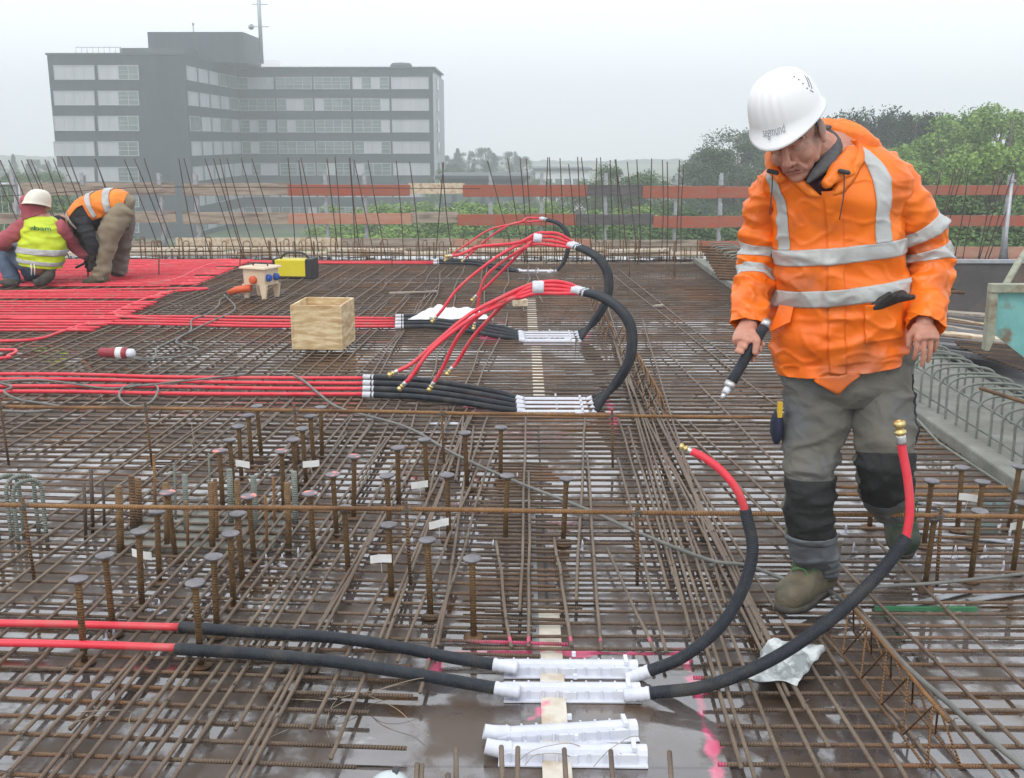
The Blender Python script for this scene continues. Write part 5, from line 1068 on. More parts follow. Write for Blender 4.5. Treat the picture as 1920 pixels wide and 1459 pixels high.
mitt(Q(174, 474, YB - .18), (-.1, 0, -1), (1, 0, 0), M['glove'], bent, 1.2); mitt(Q(172, 478, YB), (-.2, 0, -1), (.5, .8, 0), M['glove'], bent, 1.2)
# dark knitted cap on the bent head
mb = MB(); mb.ball(Q(112, 421, YB), (.12, .11, .105), nu=16, nv=10); mb.build("cap", M['blackjk'], bent)
t = thing("tying_tool", "dark hand tool the two workers hold down at the red pipes", "tool", Q(172, 490, YK + .3))
MB().tube([Q(142, 502, YK + .3), Q(158, 494, YK + .3), Q(172, 490, YK + .3)], .014, 8).build("handle", M['dark'], t); MB().tube([Q(165, 490, YK + .3), Q(165, 520, YK + .3)], .008, 8).build("rod", M['dark'], t)
# ---------------------------------------------------------------- things on the mesh
def plyrack(px0, px1, py0, py1):
    Y = P((px0 + px1) / 2, py1, .055).y; a, b = Q(px0, py1, Y), Q(px1 - 14, py1, Y); top = Q(px0, py0, Y).z; wd = b.x - a.x; h = top - .055
    t = thing("wooden_box", "open pale plywood box standing on the mesh in front of the middle bundle", "box", ((a.x + b.x) / 2, Y + .2, .055), R(-4))
    th = .018; dp = .42
    for nm, c_, d_ in (("side_panel", (0, -dp / 2, h / 2), (wd, th, h)), ("side_panel", (0, dp / 2, h / 2), (wd, th, h)), ("side_panel", (-wd / 2 - th / 2 - .001, 0, h / 2 - .002), (th, dp + th, h)), ("side_panel", (wd / 2 + th / 2 + .001, 0, h / 2 - .002), (th, dp + th, h)), ("bottom_panel", (0, 0, .03), (wd - .002, dp - th - .002, .02))):
        local(MB().box(c_, d_), nm, M['wood'], t, smooth=False, bevel=.0015)
plyrack(556, 657, 572, 655)
def power_box():
    Y = P(485, 560, .055).y; a, b = Q(455, 560, Y), Q(519, 560, Y); wd = b.x - a.x
    t = thing("power_distributor", "cream plastic socket box on four splayed legs beside the yellow box", "power box", ((a.x + b.x) / 2, Y + .1, .055), R(-24))
    M['cream'] = mat("cream_plastic", (.70, .55, .38), .45, (.76, .62, .45), nscale=8); M['orangep'] = mat("orange_plug", (.75, .13, .04), .4); M['bluep'] = mat("blue_socket", (.03, .10, .42), .4)
    w_ = wd * .82; d_ = .26
    local(MB().box((0, 0, .215), (w_ * .92, d_ * .9, .17), taper=1.02), "housing", M['cream'], t, smooth=False, bevel=.01)
    local(MB().box((0, 0, .31), (w_ * 1.14, d_ * 1.16, .022), taper=.93), "lid", M['cream'], t, smooth=False, bevel=.006)
    for sx in (-1, 1):
        for sy in (-1, 1): local(MB().prism([(-.045, .14), (.045, .14), (.02, 0), (-.02, 0)], -.012, .012, Matrix.Rotation(0, 3, 'Z'), (sx * w_ * .38, sy * d_ * .40, 0)), "leg", M['cream'], t, smooth=False)
    hd = MB(); hd.tube([(-.09, 0, .32), (-.09, 0, .345), (.09, 0, .345), (.09, 0, .32)], .009, 8); local(hd, "handle", M['dark'], t)
    for x in (-.06, .06): local(MB().lathe([(.036, 0), (.036, .03), (.028, .035)], (x * 0 + w_ * .46, x, .21), 14, Matrix.Rotation(R(90), 3, 'Y')), "socket", M['bluep'], t)
    local(MB().lathe([(.04, 0), (.04, .03), (.03, .035)], (0, -d_ * .45, .19), 14, Matrix.Rotation(R(90), 3, 'X')), "socket", M['orangep'], t)
    g = P(445, 547, .12); p2 = Q(470, 540, Y); e = MB().tube([P(430, 549, .10), g + Vector((.0, 0, .02)), p2], [.03, .036, .036], 12)
    tag(e.build("plug", M['orangep']), "orange red plug pushed into the cream socket box", "plug")
power_box()
def yellow_box():
    Y = P(550, 522, .055).y; a, b = Q(517, 522, Y), Q(575, 522, Y); h = Q(517, 488, Y).z - .055; wd = b.x - a.x
    M['yellow'] = mat("yellow_sheet", (.72, .60, .02), .4, (.78, .66, .04), nscale=5, bump=.05)
    t = thing("welding_unit", "bright yellow machine box with black end frame and carrying handle", "machine", ((a.x + b.x) / 2, Y + .14, .055), R(-5))
    local(MB().box((0, 0, h / 2 + .01), (wd, .26, h - .02)), "housing", M['yellow'], t, smooth=False, bevel=.006)
    for s_, w_ in ((-1, .03), (1, .085)): local(MB().box((s_ * (wd / 2 + w_ / 2), 0, h / 2 + .005), (w_, .28, h + .02), taper=.95), "end_frame", M['dark'], t, smooth=False, bevel=.01)
    local(MB().tube(spline([(-wd * .42, 0, h), (-wd * .25, 0, h + .06), (wd * .1, 0, h + .075), (wd * .38, 0, h + .06), (wd * .55, 0, h)], 6), .014, 10), "handle", M['dark'], t)
yellow_box()
def sheet(name, pts_px, Y, m, lab, cat, amp=.03, n=14, z0=.07, th=.002):
    # crumpled sheet lying on the bars: outline by corner points on the deck
    A, B_, C_, D_ = [P(x, y_, z0) for x, y_ in pts_px]; mb = MB()
    for j in range(n + 1):
        for i in range(n + 1):
            u, v = i / n, j / n; p = A.lerp(B_, u).lerp(D_.lerp(C_, u), v); q = noise.noise(Vector((u * 4, v * 4, len(lab)))) ; e = min(u, 1 - u, v, 1 - v)
            p.z += amp * (max(0, q + .35) * min(1, e * 5)) + .012 * noise.noise(p * 18); p.x += .03 * noise.noise(Vector((v * 6, u * 2, 9))); mb.v.append(p)
    for j in range(n):
        for i in range(n): k = j * (n + 1) + i; mb.face([k, k + 1, k + n + 2, k + n + 1])
    o = mb.build(name, m); s_ = o.modifiers.new("t", 'SOLIDIFY'); s_.thickness = th; return tag(o, lab, cat)
M['cloth'] = mat("white_sack", (.82, .83, .86), .7, (.76, .77, .8), nscale=8, bump=.2, bscale=20)
M['film'] = mat("clear_film", (.30, .33, .33), .12, (.72, .76, .76), nscale=16, nlo=.42, nhi=.58, spec=.8, bump=.6, bscale=30)
sheet("white_sack", ((765, 599), (925, 598), (890, 578), (815, 580)), 0, M['cloth'], "white woven sack lying flat behind the middle black sleeves", "sack", .085, z0=.08)
sheet("plastic_bag", ((1395, 1272), (1495, 1285), (1545, 1215), (1440, 1205)), 0, M['film'], "crumpled clear plastic bag caught under the big hose by the boot", "bag", .05, z0=.055)
mb = MB(); a = P(975, 575, .06); mb.box((a.x, a.y, .10), (.14, .09, .06), .1); tag(mb.build("wood_block", M['pale'], smooth=False, bevel=.003), "small pale wood block behind the loop of the nearest bundle", "wood block")
for px, py, ln, ang, lab in ((775, 547, .5, .25, "loose brown board offcut on the far mesh"), (1235, 600 - 28, .1, .5, "grey cardboard scrap on the far mesh")):
    a = P(px, py, .07); mb = MB(); mb.box((a.x, a.y, .065), (ln, .05, .014), ang); tag(mb.build("board_offcut", M['plank'], smooth=False), lab, "offcut")
a = P(838, 800, .0); mb = MB(); mb.lathe([(.10, 0), (.11, .012), (.10, .02), (.02, .024)], (a.x, a.y, .002), 20, Matrix.Diagonal((1, .5, 1))); tag(mb.build("plastic_disc", M['white_plastic']), "white oval plastic disc lying on the deck under the rusty rod", "disc")
# rounded light cap at the bottom edge
a = P(733, 1455, .08); t = thing("plastic_dome", "pale grey plastic dome with a dark slot at the bottom picture edge", "dome", (a.x, a.y - .04, .055))
M['palegrey'] = mat("pale_grey_shell", (.55, .62, .62), .35, (.6, .66, .66), nscale=10)
local(MB().ball((0, 0, 0), (.058, .07, .05), nu=28, nv=16), "shell", M['palegrey'], t); local(MB().box((.012, .02, .040), (.016, .06, .014)), "slot", M['dark'], t, smooth=False, bevel=.003)
# red connector and its cable, other cables
t = thing("cable_connector", "dark red cable connector with white label lying on the mesh at left", "connector", P(222, 672, .07), R(-8))
M['dkred'] = mat("dark_red_plastic", (.32, .03, .05), .4, (.38, .05, .06), nscale=10)
rx = Matrix.Rotation(R(90), 3, 'Y'); z = .04
local(MB().lathe([(.028, -.14), (.036, -.13), (.036, -.04), (.042, -.03), (.042, .06), (.032, .075)], (0, 0, z), 16, rx), "body", M['dkred'], t)
local(MB().lathe([(.026, .07), (.034, .08), (.034, .115), (.018, .13)], (0, 0, z), 12, rx), "gland", M['white_plastic'], t); local(MB().lathe([(.0435, -.005), (.0435, .04)], (0, 0, z), 16, rx), "band", M['paper'], t)
def cable(pts, r, m, lab, name="cable"):
    return tag(MB().tube(spline([P(x, y_, z_) for x, y_, z_ in pts], 8), r, 8).build(name, M[m]), lab, "cable")
cable([(438, 550, .09), (415, 560, .065), (408, 575, .065), (385, 590, .07), (360, 600, .085), (357, 620, .065), (330, 635, .06), (295, 653, .06), (292, 668, .06), (280, 676, .06), (250, 672, .1)], .007, 'cable', "grey green extension cable from the socket box to the red connector")
cable([(420, 552, .07), (440, 580, .06), (380, 610, .08), (330, 640, .06), (372, 655, .06), (340, 668, .06), (280, 672, .06), (252, 671, .1)], .007, 'cable', "second thinner grey cable looping beside the red connector")
cable([(-100, 700, .08), (15, 722, .08), (8, 735, .085), (40, 750, .06), (110, 762, .06), (60, 772, .06), (-80, 766, .06)], .0075, 'cable', "grey cable curling over the red pipes at the left edge")
cable([(-100, 728, .085), (60, 712, .09), (200, 728, .085), (290, 722, .085), (285, 752, .085), (250, 762, .085), (224, 745, .085), (235, 725, .09), (280, 722, .09), (330, 716, .09), (460, 702, .08)], .0065, 'cable', "grey cable coiled in one ring over the red pipes")
cable([(550, 703, .09), (572, 716, .09), (600, 740, .09), (640, 766, .06), (760, 800, .07), (850, 850, .07), (960, 900, .07), (1100, 955, .07), (1200, 1000, .07), (1330, 1050, .07), (1400, 1060, .065), (1480, 1090, .07)], .0075, 'cable', "long grey green cable running diagonally through the middle of the mesh to the boot")
cable([(1560, 1120, .07), (1650, 1100, .07), (1760, 1093, .07), (1930, 1075, .07), (2100, 1060, .07)], .0065, 'cable', "grey cable crossing low behind the big hose at right")
cable([(1540, 1100, .07), (1600, 1140, .075), (1690, 1240, .075), (1780, 1320, .075), (1860, 1390, .075), (1960, 1470, .075)], .008, 'cable', "green grey cable slanting over the bars at lower right")
# ---------------------------------------------------------------- concrete kerb, stirrup cage and pit on the right
mb = MB(); mb.box((XK + .06, (4.75 + EDGE - 1.2) / 2, .0375), (.12, EDGE - 1.2 - 4.75, .075)); mb.box((XK + .48, (4.85 + EDGE - 1.2) / 2, .025), (.68, EDGE - 1.2 - 4.85, .05)); tag(mb.build("concrete_kerb", M['concrete'], smooth=False, bevel=.012), "long concrete kerb running away on the right with bars growing out of it", "kerb")
i = 0; yy = 4.35
while yy < 14.0:
    hoop((XK + .29 + rnd.uniform(-.01, .01), yy, .03), .37, .285 + rnd.uniform(-.012, .012), rnd.uniform(-.04, .04), "stirrup", "grey green hoop in the long row standing on the concrete kerb", "hoops of the stirrup cage", .0075, bend=.17)
    yy += .135 if yy < 9 else .2
cg = "thin grey bar laid lengthwise inside the hoop row"
for x_, z_ in ((XK + .125, .25), (XK + .455, .25), (XK + .12, .12)): tag(MB().tube(wob((x_, 4.0, z_), (x_ + .02, 14, z_), 12, .004), .006, 8).build("cage_bar", M['stirrup']), cg, "rebar", "lengthwise bars of the hoop row")
tag(MB().tube([P(1640, 700, .30), P(1760, 830, .16), P(1905, 925, .05)], .006, 8).build("slanted_bar", M['stirrup']), "grey green bar leaning down in front of the hoop row", "rebar")
tag(MB().tube([Q(1838, 728, 5.2), Q(1985, 775, 4.8)], .010, 8).build("loose_rusty_bar", M['rustdk']), "short rusty bar lying on top of the hoops at the right edge", "rebar")
# stacked boards, black tray, turquoise panel
def board(a, b, wd, th, m, lab, grp, name="board"):
    a, b = Vector(a), Vector(b); d = b - a; q = d.to_track_quat('X', 'Z').to_matrix(); mb = MB(); mb.box((a + b) / 2, (d.length, wd, th), M=q); return tag(mb.build(name, m, smooth=False, bevel=.002), lab, "board", grp)
yq = 8.2
for i in range(15):
    x0 = 1735 + rnd.uniform(0, 40); y0_ = 590 + i * 5.5; a = Q(x0 + 15, y0_ - 6, yq + .7 - i * .09); b = Q(x0 + 150 + rnd.uniform(0, 60), y0_ + rnd.uniform(5, 26), yq - i * .09)
    board(a, b, .13, .022, M[('plank', 'plankd', 'pale', 'rustdk', 'plankd')[i % 5] if i < 9 else 'plankd'], "weathered board in the untidy pile behind the hoop row", "boards in the pile right")
mb = MB()
mb.box((XK + 3.1, 7.35, .02), (4.4, 2.4, .04)); tag(mb.build("dark_sheet", M['plankd'], smooth=False), "dark wet sheet on the floor under the board pile", "sheet")
for i in range(26):
    a = Q(1790 + i * 2, 640 + i * 3.4, 7.2 - i * .07); a.z = max(.06, a.z); a.x = max(a.x, XK + .62); b = Vector((a.x + 2.2, a.y - .75, a.z - .03)); tag(MB().tube([a, b], .008, 6).build("stored_bar", M['starter' if i % 3 else 'rustdk']), "dark bar in the stored stack beyond the hoop row", "rebar", "stored stack of dark bars")
t = thing("steel_tray", "large dark steel tray wall with a pale top edge behind the man's arm", "tray", (Q(1860, 560, 9.5).x, 9.7, 0))
a, b = Q(1776, 560, 9.5), Q(2050, 560, 9.5); zt = Q(1776, 490, 9.5).z; M['traym'] = mat("tray_steel", (.085, .08, .08), .5, (.13, .12, .115), nscale=4, col3=(.17, .12, .09), n3=5)
MB().box(((a.x + b.x) / 2, 9.5, zt / 2 + .05), (b.x - a.x, .012, zt - .1)).build("wall", M['traym'], t, smooth=False); MB().box(((a.x + b.x) / 2, 9.5, zt), (b.x - a.x + .04, .05, .03)).build("rim", M['galv'], t, smooth=False); MB().box((a.x, 10.1, zt / 2 + .05), (.012, 1.2, zt - .1)).build("wall", M['traym'], t, smooth=False)
t = thing("skip", "turquoise scratched steel container corner with a rusty pale frame at the right edge", "container", (Q(1890, 640, 6.2).x, 6.3, 0))
M['turq'] = mat("turquoise_paint", (.16, .42, .40), .45, (.22, .50, .47), nscale=5, col3=(.20, .16, .11), n3=9, bump=.15); M['skipf'] = mat("skip_frame", (.28, .29, .22), .6, (.40, .40, .30), nscale=12, col3=(.22, .15, .09), n3=8, bump=.4)
Y6 = 6.2; pts = [Q(x, y_, Y6) for x, y_ in ((1866, 546), (1990, 548), (1990, 725), (1866, 628))]
MB().prism([(p.x, p.z) for p in pts][::-1], Y6, Y6 + .015).build("panel", M['turq'], t, smooth=False)
mb = MB(); mb.box(((pts[0].x + pts[1].x) / 2, Y6 - .01, pts[0].z + .02), (pts[1].x - pts[0].x + .08, .06, .05)); mb.prism([(pts[0].x - .035, pts[0].z + .03), (pts[0].x + .005, pts[0].z + .03), (pts[0].x + .015, pts[3].z - .02), (pts[0].x - .01, pts[3].z - .09), (pts[0].x - .035, pts[3].z - .09)][::-1], Y6 - .03, Y6 + .03); mb.build("frame", M['skipf'], t, smooth=False, bevel=.004)
tag(MB().tube([Q(1878, 548, 6.6), Q(1905, 500, 6.9), Q(1935, 455, 7.2)], .022, 10).build("lifting_bar", M['skipf']), "rusty pole leaning out of the picture above the turquoise container", "pole")
for i in range(13):                                       # bars and mats heaped on the kerb line far right
    a = Q(1312 + i * 3, 462 + i * 5, 13.8 - i * .33); b = Vector((a.x + 1.9, a.y - .9, a.z + rnd.uniform(-.02, .02))); tag(MB().tube([a, b], .016, 6).build("stacked_bar", M['rustdk']), "brown bar in the flat stack on the hoops left of the man", "rebar", "flat stack of brown bars")
# ---------------------------------------------------------------- far edge: stirrup row, boards, starters, guard rail
ye = EDGE - 1.15
es = None
for i in range(96):
    px = 262 + i * 11.3 + rnd.uniform(-3, 3); x_ = Q(px, 480, ye).x
    if es is None: es = hoop((0, 0, 0), .12, .26, R(80), "edge_hoop", "", "", .006, 'stud', bend=.3)
    o = es if i == 0 else es.copy()
    if i: COL.objects.link(o)
    o.location = (x_, ye + rnd.uniform(-.15, .15), .02); o.scale = (1, 1, rnd.choice((.6, 1, 1, 1.15, .7))); o.rotation_euler = (0, 0, rnd.uniform(-.5, .5))
    o.data = es.data; tag(o, "small rusty hoop in the row along the far slab edge", "stirrup", "hoops along the far slab edge")
for z_ in (.10, .22): tag(MB().tube(wob((Q(180, 480, ye).x, ye - .1, z_), (Q(1330, 480, ye).x, ye - .1, z_), 14, .01), .007, 6).build("edge_bar", M['rustdk']), "brown bar threaded through the hoops along the far edge", "rebar", "bars threaded through the edge hoops")
yb = EDGE - .35
tb = [(-40, 300, 'plank', 452, 475, "grey toe board behind the bending man"), (330, 640, 'pale', 446, 468, "pale toe board left of the centre of the far edge"), (640, 850, 'plank', 447, 470, "grey toe board in the middle of the far edge"), (850, 1110, 'plankp', 448, 470, "pinkish toe board right of the centre of the far edge"), (1110, 1310, 'plank', 450, 472, "grey toe board ending near the man"), (1225, 1400, 'plankr', 452, 474, "red toe board behind the man's sleeve"), (1770, 2000, 'plankp', 463, 486, "faded red toe board right of the man")]
for k, (x0, x1, m, y0_, y1_, lab) in enumerate(tb):
    Y = yb + .03 * (k % 2); a, b = Q(x0, (y0_ + y1_) / 2, Y), Q(x1, (y0_ + y1_) / 2, Y); board(a, b, .03, Q(x0, y0_, Y).z - Q(x0, y1_, Y).z, M[m], lab, None, "toe_board")
M['form'] = mat("pale_formwork", (.55, .47, .36), .6, (.68, .61, .50), nscale=6, bump=.2, col3=(.40, .27, .16), n3=3)
mb = MB(); mb.box((-3.2, EDGE - .62, .06), (15, .30, .04)); tag(mb.build("edge_formwork", M['form'], smooth=False), "long pale formwork board lying flat along the far slab edge", "formwork board")
for (x, l, an, yy_) in ((-4.9, 1.4, .08, 15.0), (-2.2, 1.1, -.1, 14.9), (.4, 1.5, .05, 15.0), (1.6, .9, .2, 14.85), (-3.6, .8, .1, 14.95), (-.6, .9, -.2, 14.9)):
    mb = MB(); mb.box((x, yy_, .12), (l, .2, .03), an); tag(mb.build("loose_board", M['form'], smooth=False), "loose pale board thrown down along the far edge", "board", "loose boards on the far edge")
YG = EDGE - .12
pl = [(0, 38, 328, 343, 366, 'plank', "grey top rail plank above the bending workers"), (0, 343, 545, 344, 367, 'plank', "grey brown top rail plank left of the first red one"), (1, 540, 768, 346, 367, 'plankr', "orange red top rail plank left of centre"), (0, 766, 872, 344, 364, 'pale', "pale top rail plank at the centre"), (1, 868, 1101, 347, 369, 'plankr', "bright red top rail plank right of centre"), (0, 1099, 1207, 347, 368, 'plankd', "black top rail plank"), (1, 1205, 1345, 349, 372, 'plankr', "red top rail plank left of the man"), (0, 1345, 1662, 350, 371, 'plankr', "red top rail plank passing behind the man"), (0, 1660, 2040, 348, 366, 'plankr', "red top rail plank right of the man"),
      (0, 246, 330, 397, 418, 'plank', "short grey middle rail plank right of the bending man"), (0, -60, 150, 400, 420, 'plank', "grey middle rail plank at the left edge"), (0, 343, 545, 398, 420, 'plank', "grey brown middle rail plank with a knot"), (1, 541, 772, 400, 420, 'plankp', "faded pink middle rail plank"), (0, 770, 860, 398, 418, 'plank', "grey middle rail plank between two red ones"), (1, 858, 1080, 402, 423, 'plankr', "orange middle rail plank behind the far loop"), (0, 1078, 1228, 402, 422, 'plankd', "black middle rail plank"), (1, 1225, 1345, 405, 427, 'plankr', "red middle rail plank left of the man"), (0, 1345, 1742, 405, 426, 'plankr', "red middle rail plank passing behind the man"), (0, 1740, 2040, 404, 424, 'plankr', "red middle rail plank right of the man")]
for k, x0, x1, y0_, y1_, m, lab in pl:
    Y = YG - .03 * k; a, b = Q(x0, (y0_ + y1_) / 2, Y), Q(x1, (y0_ + y1_) / 2 + rnd.uniform(-1, 1), Y); board(a, b, .028, Q(x0, y0_, Y).z - Q(x0, y1_, Y).z, M[m], lab, None, "rail_plank")
gp = thing("guard_rail_post", "galvanised post clamped to the slab edge and holding the rail planks", "post", (0, 0, 0), 0, "guard rail posts"); 
MB().box((0, 0, .55), (.045, .045, 1.15)).build("upright", M['galv'], gp, smooth=False, bevel=.004)
for z_ in (.12, .58, 1.0): MB().box((0, -.05, z_), (.06, .07, .03)).box((0, -.08, z_ + .07), (.05, .012, .17)).build("bracket", M['galv'], gp, smooth=False)
for i, px in enumerate((30, 160, 303, 370, 612, 685, 920, 1015, 1135, 1267, 1350, 1890)):
    o = gp if i == 0 else dup(gp); o.location = (Q(px, 400, YG).x, YG + .06, 0)
gp2 = None
t = thing("rail_prop", "galvanised prop with a widening foot at the far right rail", "post", (Q(1888, 480, 14.9).x, 14.9, 0)); x_ = Q(1888, 420, 14.9).x
MB().tube([(x_, 14.9, .0), (x_, 14.9, .35), (x_ + .01, 14.9, 1.05)], [.07, .03, .022], 8).build("upright", M['galv'], t); MB().box((x_ + .01, 14.9, 1.07), (.09, .05, .03)).build("cap", M['galv'], t, smooth=False)
ys = EDGE - .75
st = [(0, 300, 1), (-18, 300, 1), (16, 300, 1), (40, 301, 1), (50, 299, 1), (58, 299, 1), (84, 299, 1), (100, 298, 1), (115, 294, 1), (128, 294, 1), (178, 298, 1), (179, 298, .8), (233, 299, 1), (252, 298, 1), (270, 297, 1), (335, 297, .5), (345, 297, .7), (384, 297, .8), (400, 297, .8), (412, 297, .7), (425, 296, .8), (452, 296, .8), (472, 297, .8),
      (540, 296, .2), (560, 300, .4), (564, 295, .5), (613, 297, .3), (628, 294, .1), (655, 296, .1), (656, 296, .3), (664, 300, .55), (690, 301, .5), (743, 302, .25), (768, 303, .3), (829, 304, .3), (832, 304, -.3), (914, 302, .9), (952, 297, .6), (975, 297, .25), (987, 298, .3), (1027, 295, .0), (1030, 295, .3), (1050, 297, .3), (1066, 308, .3), (1083, 294, .15), (1090, 295, .4), (1119, 296, .05), (1126, 295, .2), (1144, 300, .15), (1153, 299, .5), (1155, 299, .3), (1176, 303, .4), (1194, 299, .3), (1222, 297, .05), (1242, 300, .05), (1251, 303, .1), (1274, 300, .0), (1282, 308, .1),
      (1600, 310, 0), (1735, 320, -.5), (1765, 318, -.3), (1790, 316, -.5), (1798, 316, -.55), (1805, 316, -.3), (1816, 318, -.1), (1836, 338, -.35), (1870, 322, -.4), (1881, 318, -.5), (1900, 320, -.6), (1910, 345, -.9)]
for px, pt, ln in st:
    Y = ys + rnd.uniform(-.2, .2); top = Q(px, pt, Y); lean = ln * .30 / 1.0; b = Vector((top.x + lean * 1.35 + rnd.uniform(-.02, .02), Y + rnd.uniform(-.1, .1), .0)); mid_ = (top + b) / 2 + Vector((rnd.uniform(-.02, .02), 0, 0))
    tag(MB().tube(spline([b, mid_, top], 4), .0075, 6).build("starter_bar", M['starter']), "thin dark starter bar sticking up in front of the guard rail, left half" if px < 500 else ("thin dark starter bar sticking up in front of the guard rail, middle" if px < 1400 else "thin dark starter bar sticking up behind the man at right"), "starter bar", "starters left" if px < 500 else ("starters middle" if px < 1400 else "starters right"))
tag(MB().tube(spline([Q(-60, 372, ys - .2), Q(100, 362, ys - .2), Q(250, 352, ys - .2), Q(420, 351, ys - .2), Q(640, 352, ys - .2), Q(900, 354, ys - .2)], 5), .006, 6).build("tie_bar", M['starter']), "thin bar tied sideways across the left starters", "rebar")
for px, y0_, y1_ in ((298, 475, 520), (450, 480, 505), (735, 470, 500), (1180, 480, 520), (1265, 470, 520)):
    Y = P(px, y1_, .03).y; tag(MB().tube([Q(px, y1_, Y), Q(px, y0_, Y)], .007, 6).build("marker_pin", M['rustdk']), "short upright pin standing alone on the far mesh", "pin", "upright pins on the far mesh")
# parked machinery cage glimpsed at the left edge beyond the rail
t = thing("wire_panel", "pale galvanised mesh panel at the far left edge behind the workers", "panel", (Q(-10, 420, 17).x, 17, -2))
a, b = Q(-60, 346, 17), Q(36, 346, 17); zt, zb = a.z, Q(0, 460, 17).z; mb = MB()
for x_ in (a.x, b.x): mb.tube([(x_, 17, -3), (x_, 17, zt)], .03, 8)
mb.tube([(a.x, 17, zt), (b.x, 17, zt)], .03, 8); mb.build("frame", M['galv'], t); mb = MB()
for i in range(8): mb.tube([(a.x + (b.x - a.x) * i / 8, 17, -3), (a.x + (b.x - a.x) * i / 8, 17, zt)], .004, 4)
mb.build("wires", M['galv'], t)
# ---------------------------------------------------------------- background buildings and trees
for (x0, x1, y0_, y1_, Y, m, lab) in ((1005, 1105, 320, 352, 190, 'white', "low pale flat building in the mist beyond the centre of the rail"), (825, 985, 336, 350, 120, 'roof', "low flat roofed shed right of the office block")):
    a, b = Q(x0, y0_, Y), Q(x1, y0_, Y); t = thing("low_building", lab, "building", ((a.x + b.x) / 2, Y + 6, -11))
    MB().box(((a.x + b.x) / 2, Y + 6, (a.z - 11) / 2), (b.x - a.x, 12, a.z + 11)).build("wall", M[m], t, smooth=False); MB().box(((a.x + b.x) / 2, Y + 6, a.z + .2), (b.x - a.x + 1, 13, .4)).build("roof", M['roof'], t, smooth=False)
    for i in range(6): MB().box((a.x + (b.x - a.x) * (i + .5) / 6, Y - .05, a.z - 2), ((b.x - a.x) / 9, .1, 1.2)).build("window", M['glass'], t, smooth=False)
def leafmat(name, c1, c2, c3):
    m = mat(name, c1, .7, c2, nscale=.45, nlo=.3, nhi=.7, col3=c3, n3=1.1, spec=.3); return m
LM = {'bright': leafmat("bright_spring_leaves", (.14, .25, .055), (.26, .38, .09), (.10, .17, .045)), 'mid': leafmat("mid_green_leaves", (.06, .12, .03), (.12, .20, .05), (.05, .09, .03)), 'dark': leafmat("dark_needles", (.022, .045, .022), (.045, .075, .035), (.03, .05, .028)), 'olive': leafmat("grey_green_leaves", (.06, .10, .05), (.11, .155, .075), (.07, .11, .055))}
M['bark'] = mat("bark", (.09, .07, .05), .9, (.14, .11, .08), nscale=6, bump=.5, bscale=8)
def tree_proto(kind, seed, conifer=False, n=15000, leaf=.20):
    r_ = random.Random(seed); t = thing(kind + "_tree", "", "tree", (0, 0, 0)); mb = MB(); H_ = 12.0
    mb.tube([(0, 0, 0), (.1, .05, H_ * .3), (-.05, .1, H_ * .6), (0, 0, H_ * .9)], [.30, .24, .15, .04], 8)
    blobs = []
    if conifer:
        for i in range(19):
            f = i / 18; z_ = H_ * (.18 + .80 * f); rad = ((1 - f) * 2.3 + .2) * r_.uniform(.75, 1.15)
            for k in range(5):
                a = k * 1.257 + i * .7 + r_.uniform(-.3, .3); q = Vector((math.cos(a) * rad * .62, math.sin(a) * rad * .62, z_ - .25)); blobs.append((q, Vector((rad * .52, rad * .52, .40)))); mb.tube([(0, 0, z_), q], [.05, .02], 4)
    else:
        for i in range(64):
            a = r_.uniform(0, 6.28); f = r_.random(); z_ = H_ * (.22 + .70 * f); rad = 3.9 * math.sin(math.pi * (.12 + .80 * (1 - f) ** .8)) * r_.uniform(.45, 1.0); q = Vector((math.cos(a) * rad, math.sin(a) * rad, z_)); s_ = r_.uniform(.45, 1.1); blobs.append((q, Vector((s_, s_, s_ * .8))))
            if i % 3 == 0: mb.tube([(0, 0, z_ * .6), (q.x * .5, q.y * .5, z_ * .85), q], [.10, .06, .02], 5)
    mb.build("trunk", M['bark'], t); lf = MB()
    for i in range(n):
        q, s_ = blobs[r_.randrange(len(blobs))]; d = Vector((r_.gauss(0, 1), r_.gauss(0, 1), r_.gauss(0, 1))).normalized() * (r_.random() ** .45) * r_.uniform(.8, 1.18); c_ = q + Vector((d.x * s_.x, d.y * s_.y, d.z * s_.z))
        u = Vector((r_.gauss(0, 1), r_.gauss(0, 1), r_.gauss(0, .6))).normalized(); v = u.cross(Vector((r_.gauss(0, 1), r_.gauss(0, 1), r_.gauss(0, 1)))).normalized(); e = leaf * r_.uniform(.5, 1.1) * .5
        if conifer: v *= .45
        lf.quad(c_ - u * e, c_ + v * e * .7, c_ + u * e, c_ - v * e * .7)
    lf.build("crown", LM[kind], t, smooth=False); return t
PR = {}
def tree(kind, px, ytop, Y, label, group, ground=-11, con=False, wide=1.0, hmin=None, hover=None):
    key = (kind, con, random.randrange(2)); first = key not in PR
    if first: PR[key] = tree_proto(kind, len(PR) + 5, con, 9000 if con else 17000, .24 if con else .20)
    top = Q(px, ytop, Y); h = top.z - ground; o = PR[key] if first else dup(PR[key])
    s_ = h / 12.0; o.location = (top.x, Y, ground); o.scale = (s_ * wide, s_ * wide, s_); o.rotation_euler = (0, 0, random.uniform(0, 6)); tag(o, label, "tree", group)
    PR[key] = PR[key] if not first else o
    return o
rr = random.Random(3); random.seed(5)
for px, yt, Y in ((1570, 200, 92), (1605, 190, 88), (1645, 184, 90), (1690, 205, 94), (1722, 190, 86), (1760, 205, 90), (1790, 225, 95), (1660, 215, 100)):
    tree('dark', px, yt, Y, "dark pine standing up behind the man's shoulder", "dark pines right", wide=.85)
